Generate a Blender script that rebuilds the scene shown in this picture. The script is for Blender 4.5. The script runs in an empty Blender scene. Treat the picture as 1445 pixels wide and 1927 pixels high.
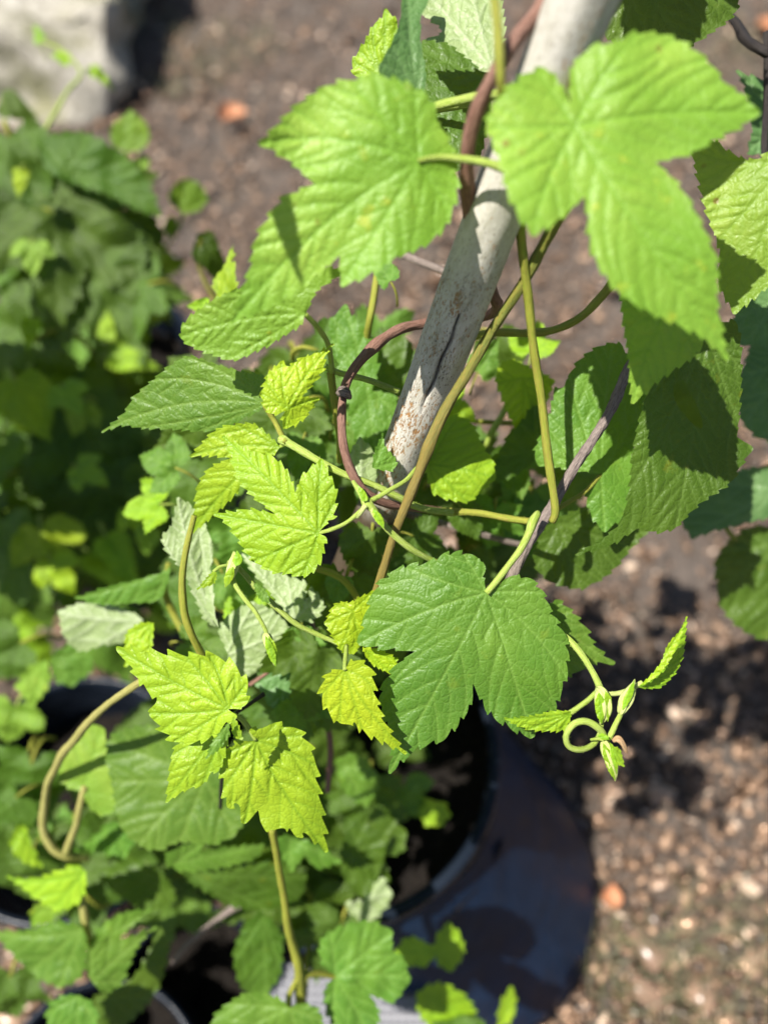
import bpy, math, random
import numpy as np
from mathutils import Vector, Matrix
from mathutils.geometry import delaunay_2d_cdt

S = bpy.context.scene
COL = S.collection
R = math.radians

# ------------------------------------------------------------------ camera
FPX, CX, CY = 1449.0, 722.5, 963.5          # focal length in photo pixels, photo centre
PITCH, CAMH = R(56), 1.0
cam_data = bpy.data.cameras.new('camera')
cam = bpy.data.objects.new('camera', cam_data)
COL.objects.link(cam)
cam.location = (0, 0, CAMH)
cam.rotation_euler = (R(90) - PITCH, 0, 0)
cam_data.sensor_fit = 'VERTICAL'
cam_data.sensor_height = 36.0
cam_data.lens = 36.0 * FPX / 1927.0
cam_data.clip_start, cam_data.clip_end = 0.01, 500
cam_data.dof.use_dof = True
cam_data.dof.focus_distance = 0.37
cam_data.dof.aperture_fstop = 3.1
S.camera = cam
CP, SP = math.cos(PITCH), math.sin(PITCH)
RIGHT = np.array((1.0, 0, 0)); UP = np.array((0, SP, CP)); BACK = np.array((0, -CP, SP))
EYE = np.array((0, 0, CAMH))
def c2w(v): return v[0] * RIGHT + v[1] * UP + v[2] * BACK
def P(x, y, d):                               # a point d metres in front of the viewpoint, along photo pixel (x, y)
    return EYE + d * ((x - CX) / FPX * RIGHT - (y - CY) / FPX * UP - BACK)
def ground_depth(x, y, z=0.0):
    return (CAMH - z) / (SP + CP * (y - CY) / FPX)
def G(x, y, z=0.0): return P(x, y, ground_depth(x, y, z))

# ------------------------------------------------------------------ sun and sky
to_sun = c2w((-0.43, 0.38, 0.82)); to_sun /= np.linalg.norm(to_sun)
sun_data = bpy.data.lights.new('sun', 'SUN')
sun_data.energy = 5.0
sun_data.angle = R(0.53)
sun_data.color = (1.0, 0.955, 0.88)
sun = bpy.data.objects.new('sun', sun_data); COL.objects.link(sun)
sun.rotation_euler = Vector(-to_sun).to_track_quat('-Z', 'Y').to_euler()
sun.location = (0, 0, 5)
W = bpy.data.worlds.new('World'); S.world = W; W.use_nodes = True
wn = W.node_tree.nodes; wn.clear()
sky = wn.new('ShaderNodeTexSky'); sky.sky_type = 'NISHITA'; sky.sun_disc = False
sky.sun_elevation = math.asin(to_sun[2]); sky.sun_rotation = math.atan2(to_sun[0], to_sun[1])
bg = wn.new('ShaderNodeBackground'); bg.inputs[1].default_value = 0.05
wo = wn.new('ShaderNodeOutputWorld')
W.node_tree.links.new(sky.outputs[0], bg.inputs[0]); W.node_tree.links.new(bg.outputs[0], wo.inputs[0])
S.view_settings.view_transform = 'Standard'; S.view_settings.look = 'None'
S.view_settings.gamma = 1; S.view_settings.exposure = 1.1
S.view_settings.use_curve_mapping = False
S.render.engine = 'CYCLES'
S.cycles.max_bounces = 8; S.cycles.transmission_bounces = 6; S.cycles.diffuse_bounces = 2
S.cycles.sample_clamp_indirect = 6.0
S.cycles.use_denoising = True

# ------------------------------------------------------------------ materials
class N:
    """small helper round a node tree"""
    def __init__(s, name):
        s.m = bpy.data.materials.new(name); s.m.use_nodes = True
        s.t = s.m.node_tree; s.t.nodes.clear()
        s.out = s.t.nodes.new('ShaderNodeOutputMaterial')
    def n(s, typ, **kw):
        o = s.t.nodes.new('ShaderNode' + typ)
        for k, v in kw.items(): setattr(o, k, v)
        return o
    def l(s, a, b): s.t.links.new(a, b)
    def put(s, sock, v):
        if hasattr(v, 'links') or isinstance(v, bpy.types.NodeSocket): s.l(v, sock)
        elif isinstance(v, (tuple, list)) and len(v) == 3 and sock.type == 'RGBA': sock.default_value = (*v, 1)
        else: sock.default_value = v
    def attr(s, name): return s.n('Attribute', attribute_name=name).outputs['Fac']
    def vattr(s, name): return s.n('Attribute', attribute_name=name).outputs['Vector']
    def obj(s): return s.n('TexCoord').outputs['Object']
    def rnd(s): return s.n('ObjectInfo').outputs['Random']
    def noise(s, scale, vec=None, detail=3, rough=.55, dist=0):
        o = s.n('TexNoise'); o.inputs['Scale'].default_value = scale
        o.inputs['Detail'].default_value = detail; o.inputs['Roughness'].default_value = rough
        o.inputs['Distortion'].default_value = dist
        s.l(vec if vec is not None else s.obj(), o.inputs['Vector']); return o.outputs['Fac']
    def voro(s, scale, vec=None, feat='DISTANCE_TO_EDGE'):
        o = s.n('TexVoronoi'); o.feature = feat; o.inputs['Scale'].default_value = scale
        s.l(vec if vec is not None else s.obj(), o.inputs['Vector'])
        return o.outputs['Distance']
    def ramp(s, f, stops, interp='LINEAR'):
        o = s.n('ValToRGB'); o.color_ramp.interpolation = interp; e = o.color_ramp.elements
        while len(e) < len(stops): e.new(.5)
        for q, (p, c) in zip(e, stops):
            q.position = p; q.color = (*c, 1) if len(c) == 3 else c
        s.l(f, o.inputs[0]); return o.outputs[0]
    def rng(s, f, a, b, c=0., d=1.):
        o = s.n('MapRange'); s.l(f, o.inputs[0])
        for i, v in enumerate((a, b, c, d)): o.inputs[i + 1].default_value = v
        return o.outputs[0]
    def mix(s, f, a, b, blend='MIX'):
        o = s.n('Mix', data_type='RGBA', blend_type=blend)
        s.put(o.inputs[0], f); s.put(o.inputs[6], a); s.put(o.inputs[7], b); return o.outputs[2]
    def math(s, op, a, b=0.):
        o = s.n('Math', operation=op); s.put(o.inputs[0], a); s.put(o.inputs[1], b); return o.outputs[0]
    def bump(s, h, strength, dist, nrm=None):
        o = s.n('Bump'); o.inputs['Strength'].default_value = strength; o.inputs['Distance'].default_value = dist
        s.l(h, o.inputs['Height'])
        if nrm is not None: s.l(nrm, o.inputs['Normal'])
        return o.outputs[0]
    def bsdf(s, col, rough=.5, spec=.4, nrm=None):
        o = s.n('BsdfPrincipled'); s.put(o.inputs['Base Color'], col); s.put(o.inputs['Roughness'], rough)
        s.put(o.inputs['Specular IOR Level'], spec)
        if nrm is not None: s.l(nrm, o.inputs['Normal'])
        return o.outputs[0]

def leaf_mat(name, c1, c2, cv, tr, trans=.42, rough=.42, under=(.30, .385, .165), spots=.0, cell=420, relief=1., hairs=.25):
    q = N(name)
    seed = q.n('VectorMath', operation='ADD'); q.l(q.obj(), seed.inputs[0]); cx = q.n('CombineXYZ')
    q.l(q.math('MULTIPLY', q.rnd(), 7.), cx.inputs[0]); q.l(cx.outputs[0], seed.inputs[1]); o = seed.outputs[0]
    nz = q.noise(38, o, detail=4); fine = q.noise(900, o, detail=2); big = q.noise(14, o, detail=2)
    col = q.mix(q.rng(nz, .32, .68), c1, c2)
    col = q.mix(q.rng(big, .38, .62, .0, .75), col, tuple(v * k for v, k in zip(c1, (.70, .78, .75))))
    blot = q.rng(q.noise(95, o, detail=3), .64, .74)
    col = q.mix(q.math('MULTIPLY', blot, spots), col, (.62, .50, .03))
    net = q.voro(cell, o); net2 = q.voro(cell * .42, o)                   # fine and coarse vein network
    col = q.mix(q.rng(net, .0, .09, .20, 0.), col, cv)
    col = q.mix(q.rng(net2, .0, .045, .34, 0.), col, cv)
    v = q.attr('vein')
    col = q.mix(q.math('MULTIPLY', v, .8), col, cv)
    hair = q.rng(q.voro(1150, o, feat='F1'), .05, .17, hairs, 0.)
    col = q.mix(hair, col, (.75, .85, .6))
    fleck = q.math('MULTIPLY', q.rng(q.voro(70, o, feat='F1'), .07, .12, 1., 0.), q.rng(q.noise(20, o), .56, .62))
    col = q.mix(q.math('MULTIPLY', fleck, min(.8, spots * 3)), col, (.20, .12, .03))   # insect specks
    hsv = q.n('HueSaturation'); q.l(col, hsv.inputs['Color'])
    q.l(q.rng(q.rnd(), 0, 1, .90, 1.12), hsv.inputs['Value'])
    q.l(q.rng(q.rnd(), 0, 1, .488, .508), hsv.inputs['Hue'])
    top = hsv.outputs[0]
    back = q.n('NewGeometry').outputs['Backfacing']
    ucol = q.mix(q.math('MULTIPLY', v, .55), under, (.52, .58, .38))
    ucol = q.mix(q.rng(net2, .0, .05, .45, 0.), ucol, (under[0] * .6, under[1] * .72, under[2] * .5))
    col = q.mix(back, top, ucol)
    h = q.math('ADD', q.math('ADD', q.math('MULTIPLY', q.rng(net, 0., .25), .45), q.math('MULTIPLY', q.rng(net2, 0., .16), .9)), q.math('MULTIPLY', fine, .5))
    nrm = q.bump(h, .30 * relief, .0008)
    b = q.bsdf(col, q.rng(fine, .3, .7, rough - .10, rough + .08), .42, nrm)
    t = q.n('BsdfTranslucent'); tc = q.mix(q.math('MULTIPLY', v, .6), tr, (tr[0] * .5, tr[1] * .5, tr[2] * .5))
    tc = q.mix(q.rng(nz, .3, .7), tc, (tr[0] * .75, tr[1] * .85, tr[2]))
    q.put(t.inputs[0], tc); q.l(nrm, t.inputs['Normal'])
    mx = q.n('MixShader'); mx.inputs[0].default_value = trans
    q.l(b, mx.inputs[1]); q.l(t.outputs[0], mx.inputs[2]); q.l(mx.outputs[0], q.out.inputs[0])
    return q.m
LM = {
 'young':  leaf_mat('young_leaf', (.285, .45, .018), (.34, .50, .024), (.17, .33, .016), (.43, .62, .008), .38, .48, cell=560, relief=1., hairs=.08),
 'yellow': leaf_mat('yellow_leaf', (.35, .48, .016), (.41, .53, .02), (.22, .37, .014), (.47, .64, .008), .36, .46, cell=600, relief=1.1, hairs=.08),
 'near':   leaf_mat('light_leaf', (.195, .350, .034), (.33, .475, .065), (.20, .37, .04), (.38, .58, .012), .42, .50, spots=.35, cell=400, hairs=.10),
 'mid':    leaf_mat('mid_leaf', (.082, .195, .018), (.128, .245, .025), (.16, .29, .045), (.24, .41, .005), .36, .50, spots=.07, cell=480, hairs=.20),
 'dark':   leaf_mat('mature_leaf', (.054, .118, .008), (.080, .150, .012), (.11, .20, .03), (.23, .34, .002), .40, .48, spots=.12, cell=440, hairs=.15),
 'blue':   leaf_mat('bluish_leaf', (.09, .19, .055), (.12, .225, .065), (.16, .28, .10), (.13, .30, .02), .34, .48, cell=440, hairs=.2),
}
def stem_mat(name, a, b, scale=9, rough=.58, streak=None, tip=None, bumpd=.0008):
    q = N(name)
    pv = q.vattr('pv')
    nz = q.noise(scale, pv, detail=5, rough=.65); fi = q.noise(scale * 4, pv, detail=3)
    col = q.mix(q.rng(nz, .32, .68), a, b)
    if tip: col = q.mix(q.rng(q.math('ADD', q.attr('along'), q.math('MULTIPLY', q.math('SUBTRACT', nz, .5), .5)), .3, .62), col, tip)
    if streak: col = q.mix(q.rng(fi, .48, .64, 0, .9), col, streak)
    nrm = q.bump(q.math('ADD', nz, q.math('MULTIPLY', fi, .6)), .8, bumpd)
    q.l(q.bsdf(col, rough, .25, nrm), q.out.inputs[0]); return q.m
SM = {
 'green': stem_mat('green_stem', (.22, .32, .035), (.31, .40, .06), streak=(.40, .46, .16)),
 'olive': stem_mat('olive_stem', (.18, .22, .025), (.27, .29, .035), streak=(.28, .22, .05)),
 'olivetan': stem_mat('ageing_stem', (.10, .13, .02), (.17, .18, .03), streak=(.22, .15, .03), tip=(.165, .13, .032)),
 'straw': stem_mat('straw_stem', (.30, .295, .075), (.38, .355, .13), streak=(.20, .17, .05)),
 'brown': stem_mat('brown_bine', (.17, .085, .060), (.27, .155, .115), 8, .6, (.10, .045, .03)),
 'grey':  stem_mat('grey_bine', (.16, .125, .11), (.27, .22, .19), 8, .65, (.07, .05, .045)),
 'black': stem_mat('black_twig', (.012, .010, .010), (.030, .024, .020), 8, .6),
 'bud':   stem_mat('bud_scale', (.40, .46, .12), (.50, .55, .22), streak=(.34, .42, .10)),
 'husk':  stem_mat('dry_husk', (.40, .25, .12), (.52, .36, .2), streak=(.2, .1, .05)),
}

# ------------------------------------------------------------------ mesh helpers
def mesh_obj(name, V, F, mat, parent=None, attrs=None, origin=(0, 0, 0), smooth=True, vattrs=None):
    V = np.asarray(V, dtype=np.float64) - np.asarray(origin)
    me = bpy.data.meshes.new(name)
    if isinstance(F, np.ndarray):
        k = F.shape[1]; nf = len(F)
        me.vertices.add(len(V)); me.vertices.foreach_set('co', V.astype(np.float32).ravel())
        me.loops.add(nf * k); me.loops.foreach_set('vertex_index', F.astype(np.int32).ravel())
        me.polygons.add(nf)
        me.polygons.foreach_set('loop_start', np.arange(0, nf * k, k, dtype=np.int32))
        me.update(calc_edges=True)
    else:
        me.from_pydata([tuple(v) for v in V], [], [tuple(f) for f in F])
    me.validate()
    if smooth: me.polygons.foreach_set('use_smooth', np.ones(len(me.polygons), dtype=bool))
    for k, a in (attrs or {}).items():
        at = me.attributes.new(k, 'FLOAT', 'POINT'); at.data.foreach_set('value', np.asarray(a, dtype=np.float32))
    for k, a in (vattrs or {}).items():
        at = me.attributes.new(k, 'FLOAT_VECTOR', 'POINT'); at.data.foreach_set('vector', np.asarray(a, dtype=np.float32).ravel())
    if mat: me.materials.append(mat)
    o = bpy.data.objects.new(name, me); COL.objects.link(o)
    if parent: o.parent = parent
    else: o.location = origin
    return o
def tag(o, label=None, cat=None, group=None, kind=None):
    for k, v in (('label', label), ('category', cat), ('group', group), ('kind', kind)):
        if v: o[k] = v
    return o
def thing(name, loc, label, cat, group=None):
    o = bpy.data.objects.new(name, None); COL.objects.link(o); o.location = tuple(loc); o.empty_display_size = .02
    return tag(o, label, cat, group)
def org(p):
    v = np.zeros(3)
    while p is not None: v += np.array(p.location); p = p.parent
    return v

def catmull(pts, step, closed=False):
    pts = [np.asarray(p, float) for p in pts]; out = []
    n = len(pts)
    for i in range(n - 1):
        p0 = pts[i - 1] if i else 2 * pts[0] - pts[1]
        p1, p2 = pts[i], pts[i + 1]
        p3 = pts[i + 2] if i + 2 < n else 2 * pts[-1] - pts[-2]
        m = max(1, int(np.linalg.norm((p2 - p1)[:2 if step > .5 else 3]) / step))
        for k in range(m):
            t = k / m
            out.append(.5 * ((2 * p1) + (p2 - p0) * t + (2 * p0 - 5 * p1 + 4 * p2 - p3) * t * t + (3 * p1 - p0 - 3 * p2 + p3) * t ** 3))
    out.append(pts[-1])
    return np.array(out)

def tube(name, pts, mat, parent=None, sides=12, ridge=0., twist=0., hairs=0, step=4., attr=None, nodes=(), seed=0):
    """pts: (x, y, depth, radius px) along the stem, photo pixels"""
    rs = np.random.RandomState(seed + int(pts[0][0]))
    c = catmull(pts, step)
    W3 = np.array([P(*q[:3]) for q in c]); rad = .76 * c[:, 3] * c[:, 2] / FPX
    return tube3(name, W3, rad, mat, parent, sides, ridge, twist, hairs, rs, nodes)
def tube3(name, W3, rad, mat, parent=None, sides=12, ridge=0., twist=0., hairs=0, rs=None, nodes=()):
    rs = rs or np.random.RandomState(1)
    n = len(W3); T = np.gradient(W3, axis=0); T /= np.linalg.norm(T, axis=1)[:, None] + 1e-12
    a = np.array((0, 0, 1.)) if abs(T[0, 2]) < .9 else np.array((1., 0, 0))
    u = np.cross(T[0], a); u /= np.linalg.norm(u)
    L = np.concatenate(([0], np.cumsum(np.linalg.norm(np.diff(W3, axis=0), axis=1))))
    al = L / max(L[-1], 1e-9)
    V = []; pv = []; along = []; th = np.arange(sides) * 2 * np.pi / sides
    bump = np.ones(n)
    for q in nodes: bump += .28 * np.exp(-((al - q) / .02) ** 2)
    wob = 1 + .06 * np.sin(L * 300 + rs.rand() * 6) * np.sin(L * 131 + rs.rand() * 6) + .06 * np.sin(L * 47 + rs.rand() * 6)
    off = np.stack([np.sin(L * f + rs.rand() * 6) * np.sin(L * f * .37 + rs.rand() * 6) for f in (83, 71, 97)], 1) * (np.sin(al * np.pi) * rad.mean() * .32)[:, None]
    W3 = W3 + off
    Us, Ws = [], []
    for i in range(n):
        u = u - T[i] * np.dot(u, T[i]); u /= np.linalg.norm(u); w = np.cross(T[i], u)
        r = rad[i] * bump[i] * wob[i] * (1 + 1.9 * ridge * np.cos(6 * th + twist * L[i]))
        V.append(W3[i] + r[:, None] * (np.cos(th)[:, None] * u + np.sin(th)[:, None] * w))
        pv.append(np.stack((np.cos(th) * .35, np.sin(th) * .35, np.full(sides, L[i] * 12)), 1) * max(rad.mean() / .003, .3) ** .5)
        along.append(np.full(sides, al[i])); Us.append(u); Ws.append(w)
    V = np.concatenate(V); pv = np.concatenate(pv); along = np.concatenate(along)
    F = []
    for i in range(n - 1):
        for k in range(sides):
            k2 = (k + 1) % sides; F.append((i * sides + k, i * sides + k2, (i + 1) * sides + k2, (i + 1) * sides + k))
    F.append(tuple(range(sides))[::-1]); F.append(tuple((n - 1) * sides + k for k in range(sides)))
    V = list(map(tuple, V)); pv = list(map(tuple, pv)); along = list(along)
    for h in range(hairs):                                  # stiff little climbing hairs
        i = rs.randint(2, max(3, n - 2)); a = rs.rand() * 6.283; r = rad[i]
        d = np.cos(a) * Us[i] + np.sin(a) * Ws[i]; s = len(V); hl = r * rs.uniform(.3, .75); hw = r * .08
        b = W3[i] + d * r * .95
        for q in (b + T[i] * hw, b - T[i] * hw * .5 + np.cross(T[i], d) * hw, b - T[i] * hw * .5 - np.cross(T[i], d) * hw, b + d * hl - T[i] * hl * .5):
            V.append(tuple(q)); pv.append(pv[i * sides]); along.append(al[i])
        F += [(s, s + 1, s + 3), (s + 1, s + 2, s + 3), (s + 2, s, s + 3)]
    return mesh_obj(name, V, F, mat, parent, {'along': along}, org(parent) if parent else W3[0], vattrs={'pv': pv})

# ------------------------------------------------------------------ leaves
def inside(pts, poly):
    x, y = pts[:, 0], pts[:, 1]; c = np.zeros(len(pts), bool); n = len(poly); j = n - 1
    for i in range(n):
        xi, yi = poly[i]; xj, yj = poly[j]
        if yi != yj: c ^= ((yi > y) != (yj > y)) & (x < (xj - xi) * (y - yi) / (yj - yi) + xi)
        j = i
    return c
def seg_dist(pts, polys, chunk=4000):
    A = np.concatenate([p[:-1] for p in polys]); B = np.concatenate([p[1:] for p in polys])
    ids = np.concatenate([np.full(len(p) - 1, k) for k, p in enumerate(polys)]); D = B - A; dd = (D ** 2).sum(1) + 1e-9
    out = np.empty(len(pts)); oid = np.empty(len(pts), int)
    for s in range(0, len(pts), chunk):
        q = pts[s:s + chunk]; v = q[:, None] - A[None]
        t = np.clip((v * D).sum(2) / dd, 0, 1); e = np.sqrt(((v - t[..., None] * D) ** 2).sum(2))
        k = e.argmin(1); out[s:s + chunk] = e[np.arange(len(q)), k]; oid[s:s + chunk] = ids[k]
    return out, oid

def leaf2d(outline, base, tips, tl=22., amp=8., sp=3., seed=0, hole=None, round_teeth=False, vs=None):
    vs = vs or tl * 1.25
    rs = np.random.RandomState(seed + 11)
    pts = [(float(p[0]), float(p[1])) for p in outline]; typ = [p[2] if len(p) > 2 else 's' for p in outline]
    k0 = next((i for i, t in enumerate(typ) if t != 's'), 0)
    pts = pts[k0:] + pts[:k0]; typ = typ[k0:] + typ[:k0]; pts.append(pts[0]); typ.append(typ[0])
    area = sum(a[0] * b[1] - b[0] * a[1] for a, b in zip(pts, pts[1:])); sg = 1 if area > 0 else -1
    cor = [i for i, t in enumerate(typ) if t != 's']
    if cor[-1] != len(pts) - 1: cor.append(len(pts) - 1)
    B = []
    for a, b in zip(cor, cor[1:]):
        c = catmull(pts[a:b + 1], 2.0); L = np.concatenate(([0], np.cumsum(np.linalg.norm(np.diff(c, axis=0), axis=1)))); tot = L[-1]
        n = max(1, int(round(tot / tl))); m = max(n * 9, int(tot / (sp * .9)))
        s = np.linspace(0, tot, m, endpoint=False); q = np.stack((np.interp(s, L, c[:, 0]), np.interp(s, L, c[:, 1])), 1)
        q2 = np.stack((np.interp(s + 2.5, L, c[:, 0]), np.interp(s + 2.5, L, c[:, 1])), 1); q1 = np.stack((np.interp(s - 2.5, L, c[:, 0]), np.interp(s - 2.5, L, c[:, 1])), 1)
        T = q2 - q1; T /= np.linalg.norm(T, axis=1)[:, None] + 1e-9
        Nn = np.stack((T[:, 1], -T[:, 0]), 1) * sg
        edges = np.cumsum(rs.uniform(.7, 1.3, n)); edges = np.concatenate(([0], edges / edges[-1])) * tot
        k = np.clip(np.searchsorted(edges, s, 'right') - 1, 0, n - 1); u = (s - edges[k]) / (edges[k + 1] - edges[k])
        ta, tb = typ[a], typ[b]
        fw = np.ones(m)
        if ta == 't' and tb != 't': fw[:] = -1
        elif ta == 't' and tb == 't': fw[s < tot / 2] = -1
        elif ta != 't' and tb != 't': fw[s > tot / 2] = 1
        uu = np.where(fw > 0, u, 1 - u)
        if round_teeth: prof = np.where(uu < .86, np.sin(np.clip(uu / .86, 0, 1) * 2.0) ** .75, ((1 - uu) / .14) * .93) + np.where((uu > .78) & (uu < .9), .25, 0)
        else: prof = np.where(uu < .87, (uu / .87) ** 1.25, (1 - uu) / .13)
        A = amp * rs.uniform(.65, 1.2, n)[k]
        # teeth shrink near a sinus and near the tip
        for end, tt in ((s, ta), (tot - s, tb)):
            A = A * np.clip((end + (4 if tt == 'n' else 9)) / (tl * (1.6 if tt == 'n' else 1.1)), 0, 1)
        q = q + Nn * (A * (prof - .35))[:, None] + T * (fw * A * prof * .55)[:, None]
        B.append(q)
    B = np.concatenate(B)
    lo, hi = B.min(0), B.max(0)
    gx = np.arange(lo[0], hi[0] + sp, sp); gy = np.arange(lo[1], hi[1] + sp, sp * .866)
    X, Y = np.meshgrid(gx, gy); X = X + (np.arange(len(gy)) % 2 * sp / 2)[:, None]
    I = np.stack((X.ravel(), Y.ravel()), 1) + rs.uniform(-.12, .12, (X.size, 2)) * sp
    I = I[inside(I, B)]
    loops = [B]
    if hole is not None:
        Hh = catmull([(float(x), float(y)) for x, y in hole] + [hole[0]], sp)[:-1]; loops.append(Hh); I = I[~inside(I, Hh)]
    for lp in loops:
        d, _ = seg_dist(I, [np.concatenate((lp, lp[:1]))]); I = I[d > sp * .45]
    allv = np.concatenate(loops + [I]); ed = []; off = 0
    for lp in loops:
        n = len(lp); ed += [(off + i, off + (i + 1) % n) for i in range(n)]; off += n
    vo, _, fo, *_r = delaunay_2d_cdt([Vector(v) for v in allv], ed, [], 1, 1e-4)
    V = np.array([(v[0], v[1]) for v in vo]); F = np.array([f for f in fo if len(f) == 3])
    if hole is not None:
        F = F[~inside(V[F].mean(1), loops[1])]
    # drop orphans
    used = np.unique(F); mp = -np.ones(len(V), int); mp[used] = np.arange(len(used)); V = V[used]; F = mp[F]
    # veins
    base = np.array(base, float); prim = []
    for t in tips:
        t0 = np.array(t[:2], float); ctl = np.array(t[2:4], float) if len(t) >= 4 else (base + t0) / 2
        prim.append(np.array([(1 - s) ** 2 * base + 2 * s * (1 - s) * ctl + s * s * t0 for s in np.linspace(0, 1, 24)]))
    sec = []; 
    for pi, p in enumerate(prim):
        Lp = np.linalg.norm(np.diff(p, axis=0), axis=1).sum(); ns = max(3, int(Lp / vs))
        for side in (-1, 1):
            for k in range(ns):
                s = (k + .55 + .25 * rs.rand() + (.3 if side > 0 else 0)) / (ns + .4)
                if s > .95: continue
                i = s * 23; i0 = int(i); o = p[i0] + (p[min(i0 + 1, 23)] - p[i0]) * (i - i0)
                t = p[min(i0 + 1, 23)] - p[max(i0 - 1, 0)]; ang = math.atan2(t[1], t[0]) + side * R(52 - 14 * s + rs.uniform(-4, 4))
                line = [o]; st = 5.; cur = -side * R(1.1)
                for w in range(int(Lp * .75 / st)):
                    ang += cur; o = o + st * np.array((math.cos(ang), math.sin(ang))); line.append(o)
                ln = np.array(line); ok = inside(ln, B); _, oid = seg_dist(ln, prim); ok &= (oid == pi); ok[0] = True
                e = len(ok) if ok.all() else int(np.argmin(ok))
                if e > 2: sec.append(ln[:e])
    dp, _ = seg_dist(V, prim)
    ds = seg_dist(V, sec)[0] if sec else np.full(len(V), 99.)
    wp = max(2.4, sp * .75); ws = max(1.5, sp * .62)
    vein = np.maximum(np.exp(-(dp / wp) ** 2), .75 * np.exp(-(ds / ws) ** 2))
    qw = vs * .40
    m = np.minimum(dp * .8, ds); h = np.clip(m / qw, 0, 1.6); h = 1.25 * (1 - np.exp(-1.9 * h ** .85))
    h = h * (1 + .45 * smooth_noise(V, vs * 2.2, rs).clip(-1.3, 1.3))
    h = h - .35 * np.exp(-(dp / (wp * 1.5)) ** 2)
    return V, F, h, vein

def smooth_noise(V, wl, rs, k=6):
    z = np.zeros(len(V))
    for _ in range(k):
        a = rs.rand() * 6.283; f = 6.283 / (wl * rs.uniform(.7, 1.6)); z += np.sin(f * (V[:, 0] * math.cos(a) + V[:, 1] * math.sin(a)) + rs.rand() * 6.283)
    return z / k ** .5

def leaf(parent, outline, base, tips, d, mat='young', g=(0, 0), bend=(0, 0, 0), tl=22., amp=8., sp=3.2, relief=2.6, under=False,
         seed=0, hole=None, wave=.012, stalk=None, srad=4., smat='green', rt=False, label=None, hairs=0, vs=None):
    """one leaf, traced in photo pixels on a sloping, bent surface d metres away at its base"""
    V, F, h, vein = leaf2d(outline, base, tips, tl, amp, sp, seed, hole, rt, vs)
    rs = np.random.RandomState(seed + 5)
    base = np.array(base, float); main = np.array(tips[0][:2], float) - base; Lm = np.linalg.norm(main); ax = main / Lm
    q = V - base; u = q @ ax / Lm; v = (q[:, 0] * -ax[1] + q[:, 1] * ax[0]) / Lm
    px = d / FPX
    dep = d + px * (g[0] * q[:, 0] + g[1] * q[:, 1]) + px * Lm * (bend[0] * u * u * np.sign(u) + bend[1] * v * v + bend[2] * np.abs(v))
    dep = dep - px * relief * h * (-1 if under else 1) + px * Lm * wave * smooth_noise(V, Lm * .45, rs)
    X = EYE + dep[:, None] * ((V[:, :1] - CX) / FPX * RIGHT - (V[:, 1:] - CY) / FPX * UP - BACK)
    nrm = np.cross(X[F[:, 1]] - X[F[:, 0]], X[F[:, 2]] - X[F[:, 0]]).sum(0)
    if (nrm @ (EYE - X.mean(0)) < 0) != under: F = F[:, ::-1]
    o = mesh_obj('leaf', X, F, LM[mat], parent, {'vein': vein}, org(parent))
    if label: o['label'] = label
    if stalk:
        st = [tuple(p) if len(p) == 4 else (*p, srad) for p in stalk]
        t = tube('leaf_stalk', st, SM[smat], None, 10, .06, 0, hairs)
        t.parent = o; t.location = (0, 0, 0)
        off = org(parent) - np.array(P(*st[0][:3]))
        t.data.transform(Matrix.Translation(Vector(-off)))
    return o

# ------------------------------------------------------------------ template leaves for the crowd behind
def mirror(h): return [(0, 0, 'n')] + h + [(p[0], -p[1], *p[2:]) for p in h[-2::-1]]
TEMPL = {
 'ovate': ([(-.10, .14), (-.12, .30), (.02, .43), (.22, .46), (.45, .37), (.7, .21), (.88, .08), (1, 0, 't')], [(1, 0), (.45, .40), (.45, -.40), (.0, .42), (0, -.42)]),
 'lance': ([(-.05, .10), (-.03, .22), (.12, .29), (.35, .27), (.6, .19), (.82, .08), (1, 0, 't')], [(1, 0), (.3, .26), (.3, -.26)]),
 'three': ([(-.14, .12), (-.19, .30), (-.06, .50), (.14, .62), (.36, .68, 't'), (.40, .46), (.36, .28, 'n'), (.52, .30), (.75, .20), (.9, .08), (1, 0, 't')], [(1, 0), (.36, .68), (.36, -.68), (-.1, .45), (-.1, -.45)]),
 'five': ([(-.16, .10), (-.26, .26), (-.24, .52, 't'), (-.06, .52), (.10, .45, 'n'), (.24, .62), (.46, .74, 't'), (.48, .48), (.38, .24, 'n'), (.55, .28), (.76, .20), (.9, .08), (1, 0, 't')], [(1, 0), (.46, .74), (.46, -.74), (-.24, .52), (-.24, -.52)]),
}
TM = {}
def template(shape, mat, var):
    k = (shape, mat, var)
    if k in TM: return TM[k]
    hf, tips = TEMPL[shape]; rs = np.random.RandomState(var * 7 + 3); sc = 120.
    jit = lambda p: (p[0] * sc + rs.uniform(-3, 3), p[1] * sc + rs.uniform(-3, 3), *p[2:])
    out = [jit(p) if i else (0, 0, 'n') for i, p in enumerate(mirror(hf))]
    V, F, h, vein = leaf2d(out, (0, 0), [(t[0] * sc, t[1] * sc) for t in tips], 15., 6., 3.4, var)
    u, v = V[:, 0] / sc, V[:, 1] / sc
    b = [(-.30, -.25, .15), (-.15, .40, -.35), (-.65, -.10, .08), (.15, -.50, .25), (-.2, .6, -.2), (-.9, .25, -.3)][var % 6]
    z = .016 * h + b[0] * u * np.abs(u) * .6 + b[1] * v * v + b[2] * np.abs(v) + .045 * smooth_noise(V, 55, rs)
    X = np.stack((u, v, z), 1)
    nrm = np.cross(X[F[:, 1]] - X[F[:, 0]], X[F[:, 2]] - X[F[:, 0]]).sum(0)
    if nrm[2] < 0: F = F[:, ::-1]
    o = mesh_obj('leaf', X, F, LM[mat], None, {'vein': vein}); me = o.data
    bpy.data.objects.remove(o); TM[k] = me
    return me
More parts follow.
